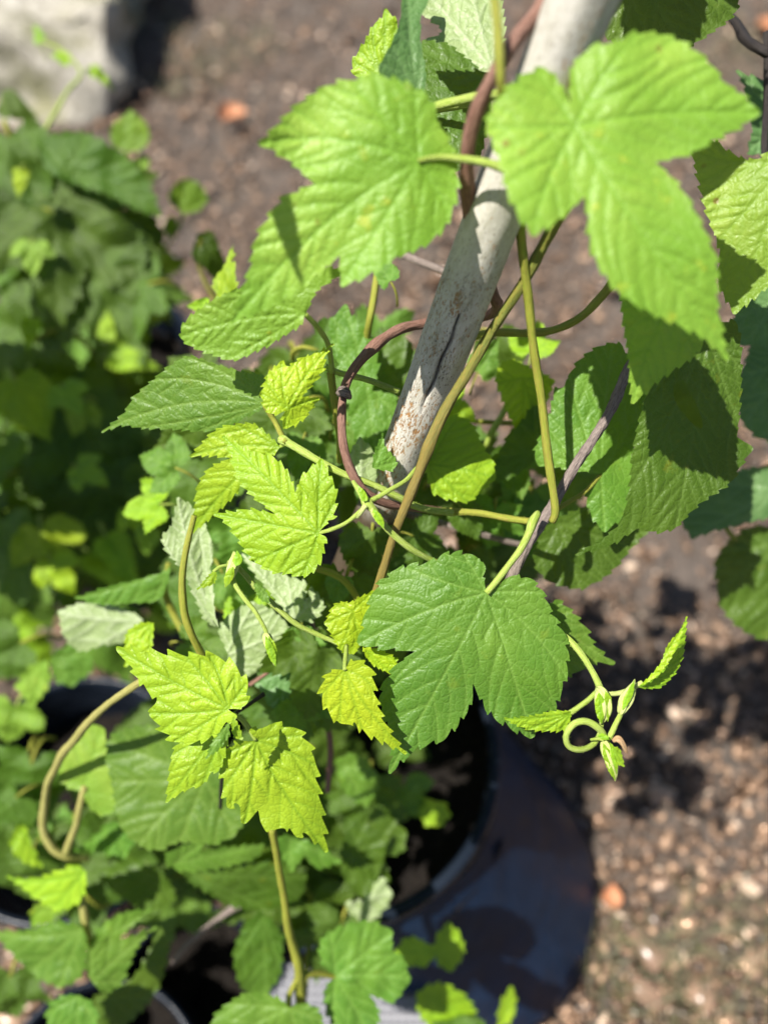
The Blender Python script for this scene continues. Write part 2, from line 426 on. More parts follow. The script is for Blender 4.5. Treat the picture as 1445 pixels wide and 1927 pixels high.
def gl(parent, x, y, d, size, ang, mat='dark', shape='five', tu=0., tv=0., under=False, var=None, rnd=random, stalk=True):
    """a leaf of a shared shape: base at photo pixel (x, y), d metres away, midrib towards ang (0 right, 90 down the photo),
    tu / tv: how much it slopes away along and across the midrib"""
    var = rnd.randrange(6) if var is None else var
    a = R(ang); p = P(x, y, d)
    uc = np.array((math.cos(a), -math.sin(a), -tu)); vc = np.array((math.sin(a), math.cos(a), -tv))
    U = c2w(uc); U /= np.linalg.norm(U); Vv = c2w(vc); Vv -= U * (U @ Vv); Vv /= np.linalg.norm(Vv); Wn = np.cross(U, Vv)
    if under: Vv, Wn = -Vv, -Wn
    s = size * d / FPX * math.sqrt(1 + tu * tu)
    o = bpy.data.objects.new('leaf', template(shape, mat, var)); COL.objects.link(o); o.parent = parent
    M = Matrix(((U[0] * s, Vv[0] * s, Wn[0] * s, 0), (U[1] * s, Vv[1] * s, Wn[1] * s, 0), (U[2] * s, Vv[2] * s, Wn[2] * s, 0), (0, 0, 0, 1)))
    o.matrix_local = Matrix.Translation(Vector(p - org(parent))) @ M
    if stalk:
        L = s * rnd.uniform(.5, .8); dn = c2w((0, -.35, -.9))
        pts = np.array([p, p - U * L * .35 + dn * L * .12, p - U * L * .6 + dn * L * .5, p - U * L * .65 + dn * L])
        c = catmull(pts, L / 8)
        r = np.linspace(.022, .03, len(c)) * s
        t = tube3('leaf_stalk', c, r, SM['green' if mat in ('young', 'yellow', 'near') else 'olive'], None, 7)
        inv = (Matrix.Translation(Vector(p)) @ M).inverted()
        t.data.transform(inv @ Matrix.Translation(t.location)); t.location = (0, 0, 0); t.parent = o
    return o
# ------------------------------------------------------------------ ground
def ground_mat():
    q = N('trodden_soil'); o = q.obj()
    a = q.noise(5, o, 6, .6); b = q.noise(60, o, 6, .7); c = q.noise(420, o, 4, .7)
    col = q.ramp(b, [(.25, (.042, .031, .025)), (.5, (.108, .082, .065)), (.75, (.20, .153, .122))])
    col = q.mix(q.rng(a, .35, .65), col, q.mix(.5, col, (.15, .135, .12)))
    col = q.mix(q.rng(c, .60, .72, 0, .8), col, (.36, .28, .22))
    col = q.mix(q.rng(q.noise(9, o, 5, .7), .58, .72, 0, .3), col, (.075, .08, .04))
    nrm = q.bump(q.math('ADD', b, q.math('MULTIPLY', c, .5)), .9, .012)
    q.l(q.bsdf(col, .75, .3, nrm), q.out.inputs[0]); return q.m
n_ = 60; gxs = np.concatenate((np.linspace(-40, -2, 8), np.linspace(-1.9, 1.9, 90), np.linspace(2, 40, 8)))
gys = np.concatenate((np.linspace(-40, -.8, 8), np.linspace(-.7, 3.2, 90), np.linspace(3.4, 60, 8)))
GX, GY = np.meshgrid(gxs, gys); rs = np.random.RandomState(4)
GZ = .012 * smooth_noise(np.stack((GX.ravel(), GY.ravel()), 1), .5, rs, 8).clip(-2, 2) - .012
V = np.stack((GX.ravel(), GY.ravel(), GZ), 1); nx, ny = len(gxs), len(gys)
F = np.array([(j * nx + i, j * nx + i + 1, (j + 1) * nx + i + 1, (j + 1) * nx + i) for j in range(ny - 1) for i in range(nx - 1)])
tag(mesh_obj('ground', V, F, ground_mat()), kind='structure')

def shards(name, count, seed, size, area, mat, flat=.35, lift=.0, smooth=False):
    rs = np.random.RandomState(seed); V = []; F = []; A = []
    cube = np.array([(x, y, z) for z in (-1, 1) for y in (-1, 1) for x in (-1, 1)], float)
    faces = np.array([(0, 2, 3, 1), (4, 5, 7, 6), (0, 1, 5, 4), (2, 6, 7, 3), (0, 4, 6, 2), (1, 3, 7, 5)])
    for i in range(count):
        x, y = area(rs); s = size * np.exp(rs.normal(0, .5)); c = cube * (1 + rs.uniform(-.35, .35, cube.shape))
        c = c * np.array((s, s * rs.uniform(.3, .8), s * rs.uniform(.12, flat)))
        m = np.array(Matrix.Rotation(rs.rand() * 6.283, 3, 'Z') @ Matrix.Rotation(rs.normal(0, .45), 3, 'X') @ Matrix.Rotation(rs.normal(0, .45), 3, 'Y'))
        V.append(c @ m.T + (x, y, s * .2 + lift)); F.append(faces + 8 * i); A.append(np.full(8, rs.rand()))
    return mesh_obj(name, np.concatenate(V), np.concatenate(F), mat, None, {'tone': np.concatenate(A)}, smooth=smooth)
def grit_mat():
    q = N('glossy_grit'); t = q.attr('tone')
    col = q.ramp(t, [(0, (.06, .04, .028)), (.5, (.17, .105, .066)), (1, (.34, .23, .155))])
    o = q.n('BsdfPrincipled'); q.put(o.inputs['Base Color'], col); q.l(q.rng(t, 0, 1, .26, .19), o.inputs['Roughness']); o.inputs['Specular IOR Level'].default_value = 1.
    o.inputs['Specular Tint'].default_value = (1, .66, .46, 1); q.l(o.outputs[0], q.out.inputs[0]); return q.m
def chip_mat():
    q = N('bark_chips'); t = q.attr('tone')
    col = q.ramp(t, [(0, (.04, .030, .022)), (.4, (.10, .066, .045)), (.68, (.21, .132, .086)), (.87, (.38, .24, .155)), (.96, (.70, .53, .39))])
    nz = q.noise(300, None, 4); col = q.mix(q.rng(nz, .3, .7, 0, .5), col, (.10, .075, .06))
    q.l(q.bsdf(col, .30, .55), q.out.inputs[0]); return q.m
def garea(rs):
    while True:
        x, y = rs.uniform(-350, 1950), rs.uniform(-120, 2150)
        p = G(x, y)
        if rs.rand() < (ground_depth(x, y) / 2.4) ** 2 + .15: return p[0], p[1]
tag(shards('wood_chips', 29000, 3, .0032, garea, chip_mat()), 'scattered brown bark chips and grit covering the bare ground', 'wood chips', kind='stuff')

tag(shards('grit', 30000, 17, .0033, garea, grit_mat(), .22, .001), 'glinting grit and seed husks scattered over the bare ground', 'grit', kind='stuff')
def grass(name, spots, seed, col):
    rs = np.random.RandomState(seed); V = []; F = []
    for (x, y, rad, cnt) in spots:
        c = G(x, y)
        for _ in range(cnt):
            a = rs.rand() * 6.283; r = rad * rs.rand() ** .5; p = c + r * np.array((math.cos(a), math.sin(a), 0)); p[2] = -.01
            l = rs.uniform(.02, .06); w = rs.uniform(.0007, .0016); b = rs.rand() * 6.283; dr = np.array((math.cos(b), math.sin(b), 0)); sd = np.array((-dr[1], dr[0], 0)) * w
            s = len(V); t = rs.uniform(.4, 1.4)
            for k in range(4):
                f = k / 3; m = p + dr * l * f * f * t + np.array((0, 0, l * f * (1 - .3 * f))); ww = sd * (1 - f * .92); V += [m - ww, m + ww]
            F += [(s + 2 * k, s + 2 * k + 1, s + 2 * k + 3, s + 2 * k + 2) for k in range(3)]
    q = N(name + '_blade'); cc = q.mix(q.rng(q.noise(25), .35, .65), col, (col[0] * 1.9, col[1] * 1.5, col[2] * 1.6))
    q.l(q.bsdf(cc, .5, .35), q.out.inputs[0])
    return mesh_obj(name, np.array(V), np.array(F), q.m)
tag(grass('grass', [(1380, 1850, .10, 170), (1250, 1900, .08, 110), (1440, 1780, .06, 60), (420, 90, .16, 260), (350, 150, .1, 160), (1360, 110, .12, 160), (1420, 60, .12, 160), (300, 40, .1, 80), (1150, 1790, .05, 60)], 9, (.085, .095, .045)),
    'thin sparse grass growing among the bark chips', 'grass', kind='stuff')

# ------------------------------------------------------------------ boulder and dead leaves on the ground
def boulder():
    rs = np.random.RandomState(12)
    import bmesh
    bm = bmesh.new(); c = G(40, 60)
    x1 = G(195, 190)[0]; y0 = G(195, 235)[1]
    for k in range(68):
        q = rs.uniform(-1, 1, 3); q = q / np.abs(q).max() * rs.uniform(.86, 1.0)
        if k < 8: q = np.array((k & 1, k >> 1 & 1, k >> 2 & 1)) * 2. - 1; q = q * rs.uniform(.82, .97, 3)
        bm.verts.new((x1 - .30 + q[0] * .34 * (1 + .16 * (q[2] + 1) / 2), y0 + .42 + q[1] * .42 + (q[2] + 1) * .05, .085 + q[2] * .11))
    bmesh.ops.convex_hull(bm, input=bm.verts)
    bmesh.ops.delete(bm, geom=[v for v in bm.verts if not v.link_faces], context='VERTS')
    bmesh.ops.triangulate(bm, faces=bm.faces)
    bmesh.ops.subdivide_edges(bm, edges=bm.edges, cuts=6, use_grid_fill=True, smooth=.0)
    for v in bm.verts:
        k = np.array(v.co); n = v.normal
        v.co += n * float(.026 * math.sin(k[0] * 13 + 2.2 * math.sin(k[1] * 9 + k[2] * 14)) + .012 * math.sin(k[0] * 31 + 3 * math.sin(k[1] * 17)) + .008 * math.sin(k[1] * 57 + k[2] * 43) + rs.normal(0, .0015))
    me = bpy.data.meshes.new('boulder'); bm.to_mesh(me); bm.free()
    me.polygons.foreach_set('use_smooth', np.ones(len(me.polygons), bool))
    q = N('pale_stone'); a = q.noise(7, None, 6, .65); b = q.noise(40, None, 5, .7)
    col = q.ramp(b, [(.3, (.19, .175, .14)), (.5, (.36, .335, .28)), (.72, (.54, .51, .45))])
    col = q.mix(q.rng(a, .46, .62, 0, .75), col, (.17, .17, .075))
    q.l(q.bsdf(col, .85, .2, q.bump(b, .8, .02)), q.out.inputs[0]); me.materials.append(q.m)
    o = bpy.data.objects.new('boulder', me); COL.objects.link(o)
    tag(o, 'pale mossy boulder lying on the ground at the upper left', 'rock')
boulder()
tag(shards('twig_litter', 420, 8, .010, garea, chip_mat(), .12), 'scattered thin bark slivers and broken twigs over the bare ground', 'litter', kind='stuff')
def dry_leaf(x, y, s, ang, label):
    c = G(x, y); rs = np.random.RandomState(int(x)); V = []; F = []
    n, m = 13, 7
    for i in range(n):
        u = i / (n - 1)
        w = math.sin(math.pi * u ** .8) * .42 + .01
        for j in range(m):
            v = (j / (m - 1) - .5) * 2; a = R(ang); lx, ly = (u - .5) * s, v * w * s
            z = .010 + s * (.22 * v * v + .15 * (u - .5) ** 2 * 4 + .04 * math.sin(7 * u + 3 * v))
            V.append((c[0] + lx * math.cos(a) - ly * math.sin(a), c[1] + lx * math.sin(a) + ly * math.cos(a), z))
    F = np.array([(i * m + j, i * m + j + 1, (i + 1) * m + j + 1, (i + 1) * m + j) for i in range(n - 1) for j in range(m - 1)])
    o = mesh_obj('dry_leaf', np.array(V), F, DRY); o['label'] = label; o['category'] = 'leaf'; o['group'] = 'dead leaves on the ground'
q = N('dead_leaf'); q.l(q.bsdf(q.mix(q.rng(q.noise(90), .3, .7), (.34, .13, .06), (.42, .22, .12)), .55, .3), q.out.inputs[0]); DRY = q.m
dry_leaf(440, 232, .075, 120, 'orange dead leaf on bark chips beside the boulder, above the big light leaf')
dry_leaf(1145, 1690, .028, 80, 'orange dead leaf at the right foot of the slumped black pot')
dry_leaf(1440, 65, .08, 20, 'tan dead leaf lying beside the black forked twig')

# ------------------------------------------------------------------ pots
def plastic(name, c, rough, sc=30):
    q = N(name); nz = q.noise(sc, None, 5, .6); f = q.noise(sc * 14, None, 3)
    col = q.mix(q.rng(nz, .35, .7), c, tuple(v * 1.7 + .004 for v in c))
    col = q.mix(q.rng(q.noise(55, None, 6, .7), .60, .72, 0, .12), col, (.06, .06, .06))
    q.l(q.bsdf(col, q.rng(nz, .3, .7, rough - .06, rough + .08), .14, q.bump(nz, .25, .006)), q.out.inputs[0]); return q.m
PL = plastic('black_plastic', (.0032, .0115, .0300), .42); PR = plastic('pot_rim_plastic', (.005, .008, .014), .25)
q = N('potting_soil'); b = q.noise(90, None, 6, .7)
q.l(q.bsdf(q.ramp(b, [(.3, (.008, .006, .005)), (.6, (.022, .017, .013)), (.8, (.09, .065, .045))]), .85, .2, q.bump(b, 1, .02)), q.out.inputs[0]); SOIL = q.m
def revolve(prof, name, mat, parent, n=72, wob=0., seed=1):
    """prof: list of (centre, radius)"""
    rs = np.random.RandomState(seed); V = []; ph = rs.rand(3) * 6
    for c, r in prof:
        for k in range(n):
            a = k * 2 * math.pi / n; rr = r * (1 + wob * (math.sin(2 * a + ph[0]) + .5 * math.sin(3 * a + ph[1]) + .3 * math.sin(7 * a + ph[2])))
            V.append((c[0] + rr * math.cos(a), c[1] + rr * math.sin(a), c[2]))
    F = [(i * n + k, i * n + (k + 1) % n, (i + 1) * n + (k + 1) % n, (i + 1) * n + k) for i in range(len(prof) - 1) for k in range(n)]
    return mesh_obj(name, V, np.array(F), mat, parent, None, org(parent))
def pot(rimc, rr, basec, br, label, name='plant_pot', wob=.006, sd=.22):
    rimc, basec = np.array(rimc), np.array(basec)
    o = thing(name, basec, label, 'plant pot', 'black plastic plant pots')
    at = lambda t: rimc + (basec - rimc) * t
    prof = [(at(t) + np.array((0, 0, -.022 * (1 - t))), rr * 1.0 + (br - rr) * (t ** 1.3)) for t in np.linspace(0, 1, 16)] + [(basec + (0, 0, .002), br * .9), (basec + (0, 0, .002), .01)]
    revolve(prof, 'wall', PL, o, 96, wob)
    z = lambda dz: rimc + np.array((0, 0, dz))
    revolve([(z(-.030), rr * 1.012), (z(-.028), rr * 1.045), (z(-.010), rr * 1.05), (z(0), rr * 1.043), (z(.003), rr * 1.02), (z(.002), rr * .985), (z(-.005), rr * .968), (at(.5), rr * .90), (at(.7), rr * .8)], 'rim', PR, o, 96, wob)
    n = 40; V = [(*at(sd)[:3],)]; F = []; rs = np.random.RandomState(5)
    for k in range(1, 13):
        for j in range(n):
            a = j * 2 * math.pi / n; r = rr * .965 * k / 12; V.append((at(sd)[0] + r * math.cos(a), at(sd)[1] + r * math.sin(a), at(sd)[2] + rs.normal(0, .004)))
    F += [(0, 1 + j, 1 + (j + 1) % n) for j in range(n)] + [(1 + (k - 1) * n + j, 1 + k * n + j, 1 + k * n + (j + 1) % n, 1 + (k - 1) * n + (j + 1) % n) for k in range(1, 12) for j in range(n)]
    mesh_obj('soil', V, F, SOIL, o, None, basec)
    return o
POT1R = P(628, 1400, .70); gb = G(852, 1652); gb[2] = .0
pot(POT1R, .145, gb, .172, 'large slumped black plant pot in which the stake stands')
p2 = P(60, 800, .98); b2 = np.array((p2[0] + .03, p2[1] + .0, 0.)); pot(p2, .17, b2, .125, 'black plant pot under the dark leafy clump at the left', sd=.5)
p3 = P(175, 2085, .70); b3 = np.array((p3[0], p3[1] + .02, 0.)); pot(p3, .098, b3, .08, 'black plant pot with shiny rim cut off by the bottom left corner', sd=.6)
p5 = P(130, 1490, .82); b5 = np.array((p5[0], p5[1] + .02, 0.)); pot(p5, .125, b5, .10, 'black plant pot mostly hidden by leaves under the pale stem loop, lower left', sd=.6)
p6 = P(365, 1868, .78); b6 = np.array((p6[0], p6[1] + .01, 0.)); pot(p6, .076, b6, .06, 'small black plant pot under the grey twig with a pink tip, bottom left', sd=.6)
p4 = P(230, 640, 1.02); b4 = np.array((p4[0], p4[1] + .02, 0.)); pot(p4, .085, b4, .07, 'small blue black plant pot behind the serrated green leaf at the left')

# grey woven mat on the ground
def mat_piece():
    q = N('woven_grey'); o = q.obj()
    w = q.n('TexWave', wave_type='BANDS', bands_direction='X'); w.inputs['Scale'].default_value = 45; q.l(o, w.inputs[0])
    w2 = q.n('TexWave', wave_type='BANDS', bands_direction='Y'); w2.inputs['Scale'].default_value = 45; q.l(o, w2.inputs[0])
    h = q.math('ADD', w.outputs['Fac'], w2.outputs['Fac'])
    q.l(q.bsdf(q.mix(q.rng(h, .4, 1.6), (.07, .07, .08), (.30, .30, .32)), .6, .4, q.bump(h, .6, .003)), q.out.inputs[0])
    cs = [P(520, 1815, .80), P(800, 1875, .80), P(790, 2000, .80), P(500, 2000, .80)]
    V = []; n = 14
    for lvl in (0, .003):
        for j in range(n):
            for i in range(n):
                u, v = i / (n - 1), j / (n - 1); p = cs[0] * (1 - u) * (1 - v) + cs[1] * u * (1 - v) + cs[2] * u * v + cs[3] * (1 - u) * v
                p = np.array((p[0], p[1], lvl + .145 + .006 * math.sin(5 * u + 3 * v) + .004 * math.sin(9 * v))); V.append(p)
    F = [(l * n * n + j * n + i, l * n * n + j * n + i + 1, l * n * n + (j + 1) * n + i + 1, l * n * n + (j + 1) * n + i) for l in (0, 1) for j in range(n - 1) for i in range(n - 1)]
    tag(mesh_obj('woven_mat', V, np.array(F), q.m), 'grey woven plastic sack lying under the bottom leaves', 'sack')
mat_piece()

# ------------------------------------------------------------------ whitewashed stake
def stake():
    a, b = P(1125, -70, .2585), P(700, 985, .4425)
    b = b + (b - a) * .62; a = a + (a - b) * .12
    n, m = 420, 96; V = []; al = []; pv = []; cr = []
    T = (b - a) / np.linalg.norm(b - a); u = np.cross(T, (0, 0, 1.)); u /= np.linalg.norm(u); w = np.cross(T, u); Lt = np.linalg.norm(b - a)
    # where the crack faces: towards the viewer, a little right
    mid = P(838, 640, .372); vd = EYE - mid; a0 = math.atan2(vd @ w, vd @ u)
    s_of = lambda x, y, d: float((P(x, y, d) - a) @ T) / Lt
    s0, s1 = s_of(872, 540, .35), s_of(797, 735, .39)
    rs = np.random.RandomState(3)
    for i in range(n):
        t = i / (n - 1); c = a + (b - a) * t; c = c + u * .0012 * math.sin(t * 9) + w * .0010 * math.sin(t * 13 + 1)
        for k in range(m):
            th = k * 2 * math.pi / m; r = .0121 * (1 + .018 * math.sin(3 * th + 5 * t) + .012 * math.sin(2 * th - 23 * t) + .006 * math.sin(9 * th + 3 * math.sin(31 * t)))
            f = (t - s0) / (s1 - s0); ce = a0 - .10 + .16 * (f - .4) + .03 * math.sin(f * 17); wd = .055 * max(0, math.sin(math.pi * min(max(f, 0), 1))) ** .5
            dth = (th - ce + math.pi) % (2 * math.pi) - math.pi
            k_ = math.exp(-(dth / (wd + 1e-6)) ** 2) if wd > 0.004 else 0
            r -= .0035 * k_
            V.append(c + r * (math.cos(th) * u + math.sin(th) * w)); al.append(t); cr.append(k_); pv.append((math.cos(th), math.sin(th), t * Lt / .0121))
    F = [(i * m + k, i * m + (k + 1) % m, (i + 1) * m + (k + 1) % m, (i + 1) * m + k) for i in range(n - 1) for k in range(m)]
    F += [tuple(range(m))[::-1], tuple((n - 1) * m + k for k in range(m))]
    q = N('whitewashed_wood'); pvn = q.vattr('pv')
    mp = q.n('Mapping'); mp.inputs['Scale'].default_value = (1, 1, .42); q.l(pvn, mp.inputs[0]); v = mp.outputs[0]
    base = q.mix(q.rng(q.noise(1.3, v, 5, .6), .35, .65), (.43, .405, .35), (.29, .275, .22))
    base = q.mix(q.rng(q.noise(9, v, 4), .3, .75, 0, .45), base, (.56, .54, .50))
    patch = q.noise(1.1, v, 3)
    fl = q.math('ADD', q.noise(9.5, v, 6, .68, .8), q.math('MULTIPLY', q.math('SUBTRACT', q.noise(.55, v, 2), .54), .62))
    base = q.mix(q.rng(fl, .575, .61), base, (.36, .19, .065))
    base = q.mix(q.rng(fl, .62, .66), base, (.22, .12, .05))
    dk = q.math('ADD', q.noise(17, v, 3, .6), q.math('MULTIPLY', q.math('SUBTRACT', q.noise(.8, v, 2), .5), .30))
    base = q.mix(q.rng(q.noise(2.2, v, 6, .75), .52, .70, 0, .55), base, (.17, .16, .09))
    base = q.mix(q.rng(dk, .62, .66, 0, .85), base, (.09, .075, .06))
    base = q.mix(q.rng(q.attr('along'), .585, .64, 0, .96), base, (.045, .028, .015))
    base = q.mix(q.math('MULTIPLY', q.attr('crack'), .95), base, (.02, .015, .012))
    nrm = q.bump(q.math('ADD', q.rng(fl, .57, .62, 1, 0), q.math('MULTIPLY', q.noise(18, v, 4), .5)), .6, .0009)
    q.l(q.bsdf(base, .7, .3, nrm), q.out.inputs[0])
    o = mesh_obj('wooden_stake', V, F, q.m, None, {'along': al, 'crack': cr}, b, vattrs={'pv': pv})
    tag(o, 'whitewashed wooden stake with a long crack and flaking paint, leaning', 'stake')
stake()

# ------------------------------------------------------------------ dry bines and twigs
o = thing('dry_vine', P(880, 300, .32), 'dry reddish brown vine looped round the whitewashed stake', 'vine')
tube('stem', [(1060, -60, .275, 20), (1020, 10, .272, 19), (965, 80, .272, 19), (918, 160, .278, 18), (888, 240, .288, 18), (878, 320, .300, 17), (884, 400, .316, 16.5), (902, 480, .333, 16), (922, 545, .352, 15.5), (934, 575, .372, 14),
      (925, 590, .395, 13), (880, 600, .405, 12), (840, 603, .400, 12), (800, 608, .395, 11.5), (755, 620, .388, 11.5), (710, 648, .382, 11.5), (672, 685, .376, 11.5), (650, 725, .372, 11.5), (642, 775, .369, 11), (645, 835, .367, 11), (662, 885, .368, 11.5), (688, 925, .371, 11), (725, 947, .378, 10), (775, 956, .39, 9), (830, 960, .41, 8)],
     SM['brown'], o, 18, .05, 260, 0, 3, nodes=(.655,))
tube('knot', [(636, 741, .366, 7), (646, 737, .364, 13), (655, 741, .366, 10), (658, 750, .37, 4)], SM['grey'], o, 12, .15, 0, 0, 2)
o = thing('woody_vine', P(1000, 1000, .39), 'grey brown woody vine slanting behind the centre leaf to the right', 'vine')
tube('stem', [(1215, 640, .37, 11), (1180, 700, .375, 12), (1150, 765, .378, 12.5), (1110, 835, .382, 12), (1070, 900, .385, 12), (1030, 965, .388, 12), (1000, 1010, .39, 13), (975, 1060, .392, 12), (955, 1100, .396, 11), (925, 1160, .41, 10)], SM['grey'], o, 18, .09, 420, 0, 3)
o = thing('twig', P(1440, 100, .5), 'black forked twig standing at the upper right edge', 'twig')
tube('branch', [(1362, 20, .45, 9), (1385, 45, .44, 10), (1405, 72, .43, 12), (1432, 95, .42, 10), (1470, 118, .42, 10)], SM['black'], o, 10, .12, 90)
tube('stem', [(1442, 60, .42, 8), (1443, 130, .42, 8), (1441, 200, .42, 8), (1438, 290, .42, 8), (1450, 420, .42, 8)], SM['black'], o, 10, .12, 90)
o = thing('twig', P(455, 1430, .42), 'thin dark broken twig poking up between the bright young leaves', 'twig')
tube('stem', [(497, 1306, .40, 5), (470, 1325, .402, 4.2), (440, 1348, .405, 4.2), (428, 1380, .41, 4.5), (420, 1440, .42, 5), (415, 1520, .48, 5)], SM['black'], o, 8, .1)
o = thing('twig', P(500, 1270, .45), 'thin purple brown twig under the drooping shoot tip', 'twig')
tube('stem', [(465, 1292, .445, 5), (495, 1270, .442, 5), (530, 1243, .44, 4.5), (565, 1205, .45, 4)], SM['brown'], o, 8, .1)
o = thing('twig', P(618, 1430, .5), 'pinkish brown dry twig hanging left of the centre leaf', 'twig')
tube('stem', [(608, 1250, .47, 6), (614, 1330, .48, 6), (622, 1400, .49, 6.5), (619, 1460, .5, 6.5), (616, 1492, .5, 5)], SM['brown'], o, 8, .1)
o = thing('twig', P(380, 1760, .6), 'grey twig with a pink tip lying over the dark pot gap, lower left', 'twig')
tube('stem', [(325, 1812, .60, 4.5), (350, 1780, .595, 5), (390, 1745, .59, 5.5), (425, 1718, .585, 7), (452, 1701, .58, 9), (462, 1694, .578, 4)], SM['grey'], o, 8, .1)

# ------------------------------------------------------------------ the hop plant: upper bine
up = thing('hop_vine', P(770, 1150, .46), 'upper hop bine with big light green leaves in front of the white stake', 'climbing plant', 'hop bines climbing the stake')
leaf(up, [(486, 270, 't'), (518, 239), (552, 204), (590, 176), (620, 160), (660, 150), (700, 140), (746, 149), (785, 166), (812, 190), (828, 235), (850, 275), (860, 320), (860, 365), (850, 400), (830, 436), (791, 466), (746, 484), (705, 512), (642, 540, 't'), (640, 512), (639, 481, 'n'), (601, 515), (560, 545), (515, 575), (435, 609, 't'), (450, 560), (470, 505), (480, 455), (507, 405), (538, 370), (592, 346, 'n'), (573, 329), (545, 304), (514, 284)],
     (787, 302), [(440, 604, 600, 400), (490, 270, 640, 240), (644, 535, 720, 420), (665, 155), (845, 400), (780, 170)], .288, 'near', (.10, .18), (.14, -.1, .03), 32, 10, 4.5, 3.6, seed=1, wave=.018, vs=52, stalk=[(787, 302, .287, 6), (830, 296, .289, 8), (875, 298, .288, 9), (915, 305, .286, 10), (950, 318, .287, 11)])
leaf(up, [(1430, 214, 't'), (1400, 180), (1368, 160), (1327, 111), (1266, 70), (1196, 62), (1154, 80), (1110, 84), (1085, 102), (1072, 150), (1073, 195, 'n'), (1045, 145), (1020, 128), (984, 142), (945, 173), (915, 226), (924, 263), (940, 305), (953, 358), (969, 395), (1002, 444, 't'), (1031, 428), (1064, 403), (1085, 383), (1099, 370, 'n'), (1105, 412), (1113, 473), (1146, 531), (1187, 568), (1253, 603), (1310, 628), (1369, 679, 't'), (1350, 576), (1348, 494), (1319, 420), (1278, 350), (1233, 305, 'n'), (1295, 290), (1344, 264), (1393, 238)],
     (1082, 238), [(1366, 670, 1170, 400), (1425, 214, 1250, 200), (1004, 438, 1020, 340), (1196, 66, 1120, 150), (925, 240), (1010, 135)], .268, 'near', (.06, -.04), (.16, -.1, .05), 34, 10, 4.5, 4.2, seed=2, wave=.018, vs=56)
leaf(up, [(660, 505, 't'), (600, 545), (585, 570), (574, 592, 'n'), (566, 612), (540, 628), (515, 645), (480, 662), (440, 678), (400, 668), (360, 652), (341, 636), (345, 610), (375, 582), (430, 550), (520, 520), (600, 505)],
     (574, 590), [(345, 632, 460, 590), (430, 675, 500, 640), (440, 552, 500, 560), (650, 510)], .335, 'near', (-.05, .35), (.05, -.1, .02), 20, 6, 3.6, 3.0, seed=3, stalk=[(574, 590, .335, 6), (600, 618, .345, 6.5), (618, 650, .36, 7), (625, 700, .375, 7)])
leaf(up, [(735, -60), (790, -75), (850, -80), (935, -60), (944, 0), (950, 62), (938, 100), (925, 138, 'n'), (905, 132), (888, 115), (872, 104), (850, 85), (828, 78), (801, 74, 't'), (832, 60), (812, 40), (798, 30, 't'), (770, -20)],
     (926, 132), [(765, -60, 870, 60), (800, 74), (870, -75), (935, -50)], .34, 'mid', (0, -.1), (.1, 0, .03), 20, 6, 3.6, 2.4, True, seed=4)
leaf(up, [(788, 86), (830, 72), (880, 90), (920, 140, 'n'), (925, 200), (915, 250), (900, 300), (860, 320), (815, 300), (790, 240, 't'), (780, 160)],
     (915, 150), [(795, 240), (790, 90), (880, 310)], .40, 'dark', (.1, -.2), (.1, 0, 0), 26, 6, 5, 2.6, seed=5, stalk=[(880, 195, .38, 9), (850, 200, .385, 10), (815, 206, .39, 10), (770, 214, .4, 10)])
leaf(up, [(725, 16, 't'), (716, 36), (701, 48), (692, 68), (677, 93), (664, 112), (665, 138), (685, 150), (720, 150, 'n'), (745, 110), (748, 45)],
     (722, 148), [(725, 18), (702, 48, 700, 100), (690, 70, 695, 110), (677, 95), (666, 118), (747, 46)], .35, 'young', (-.2, .2), (0, 0, .1), 22, 6, 3.2, 3, seed=6)
leaf(up, [(757, -40), (805, -40), (803, 10), (792, 30), (792, 80), (800, 130), (798, 175), (780, 190, 'n'), (745, 175), (712, 135), (735, 85), (752, 40), (756, 0, 't')],
     (785, 185), [(765, -38, 770, 90), (740, 90), (800, 40)], .325, 'blue', (.5, .1), (.2, 0, -.2), 30, 3, 4, 2.4, seed=7)
leaf(up, [(1125, -40), (1200, -60), (1300, -60), (1390, -40, 't'), (1385, 20), (1340, 60), (1280, 95), (1230, 100), (1170, 90), (1135, 60), (1150, 20), (1120, 0)],
     (1200, -50), [(1285, 90), (1380, 10), (1160, 80)], .37, 'dark', (0, .1), (0, 0, .1), 26, 7, 6, 3, seed=8)
leaf(up, [(1300, 284, 't'), (1335, 262), (1380, 290), (1420, 300), (1475, 275), (1530, 360), (1510, 470), (1443, 540), (1381, 592, 't'), (1350, 530), (1352, 470), (1325, 390)],
     (1490, 300), [(1381, 585, 1440, 430), (1305, 284, 1400, 320), (1345, 460)], .335, 'near', (-.25, .1), (.1, 0, .1), 24, 7, 4.5, 3.4, seed=9)
leaf(up, [(1168, 560), (1180, 540), (1260, 560), (1320, 600), (1325, 640), (1305, 670), (1270, 695), (1235, 720), (1212, 742), (1188, 760, 't'), (1184, 710), (1180, 660), (1172, 610)],
     (1260, 570), [(1190, 752, 1210, 660), (1310, 660), (1180, 620)], .325, 'near', (.2, .2), (.1, 0, .1), 24, 7, 4.5, 3.4, seed=10)
tube('stem', [(927, -40, .262, 12), (931, 0, .262, 12), (937, 60, .262, 12.5), (941, 120, .263, 12.5), (945, 175, .268, 12), (955, 260, .288, 11.5), (968, 340, .305, 11), (978, 420, .32, 11), (986, 500, .33, 11), (998, 590, .342, 11), (1008, 680, .352, 11), (1019, 770, .36, 10.5), (1031, 860, .366, 10), (1041, 930, .37, 9.5), (1044, 965, .372, 9), (1038, 982, .374, 8)], SM['olive'], up, 14, .05, 120, 40)
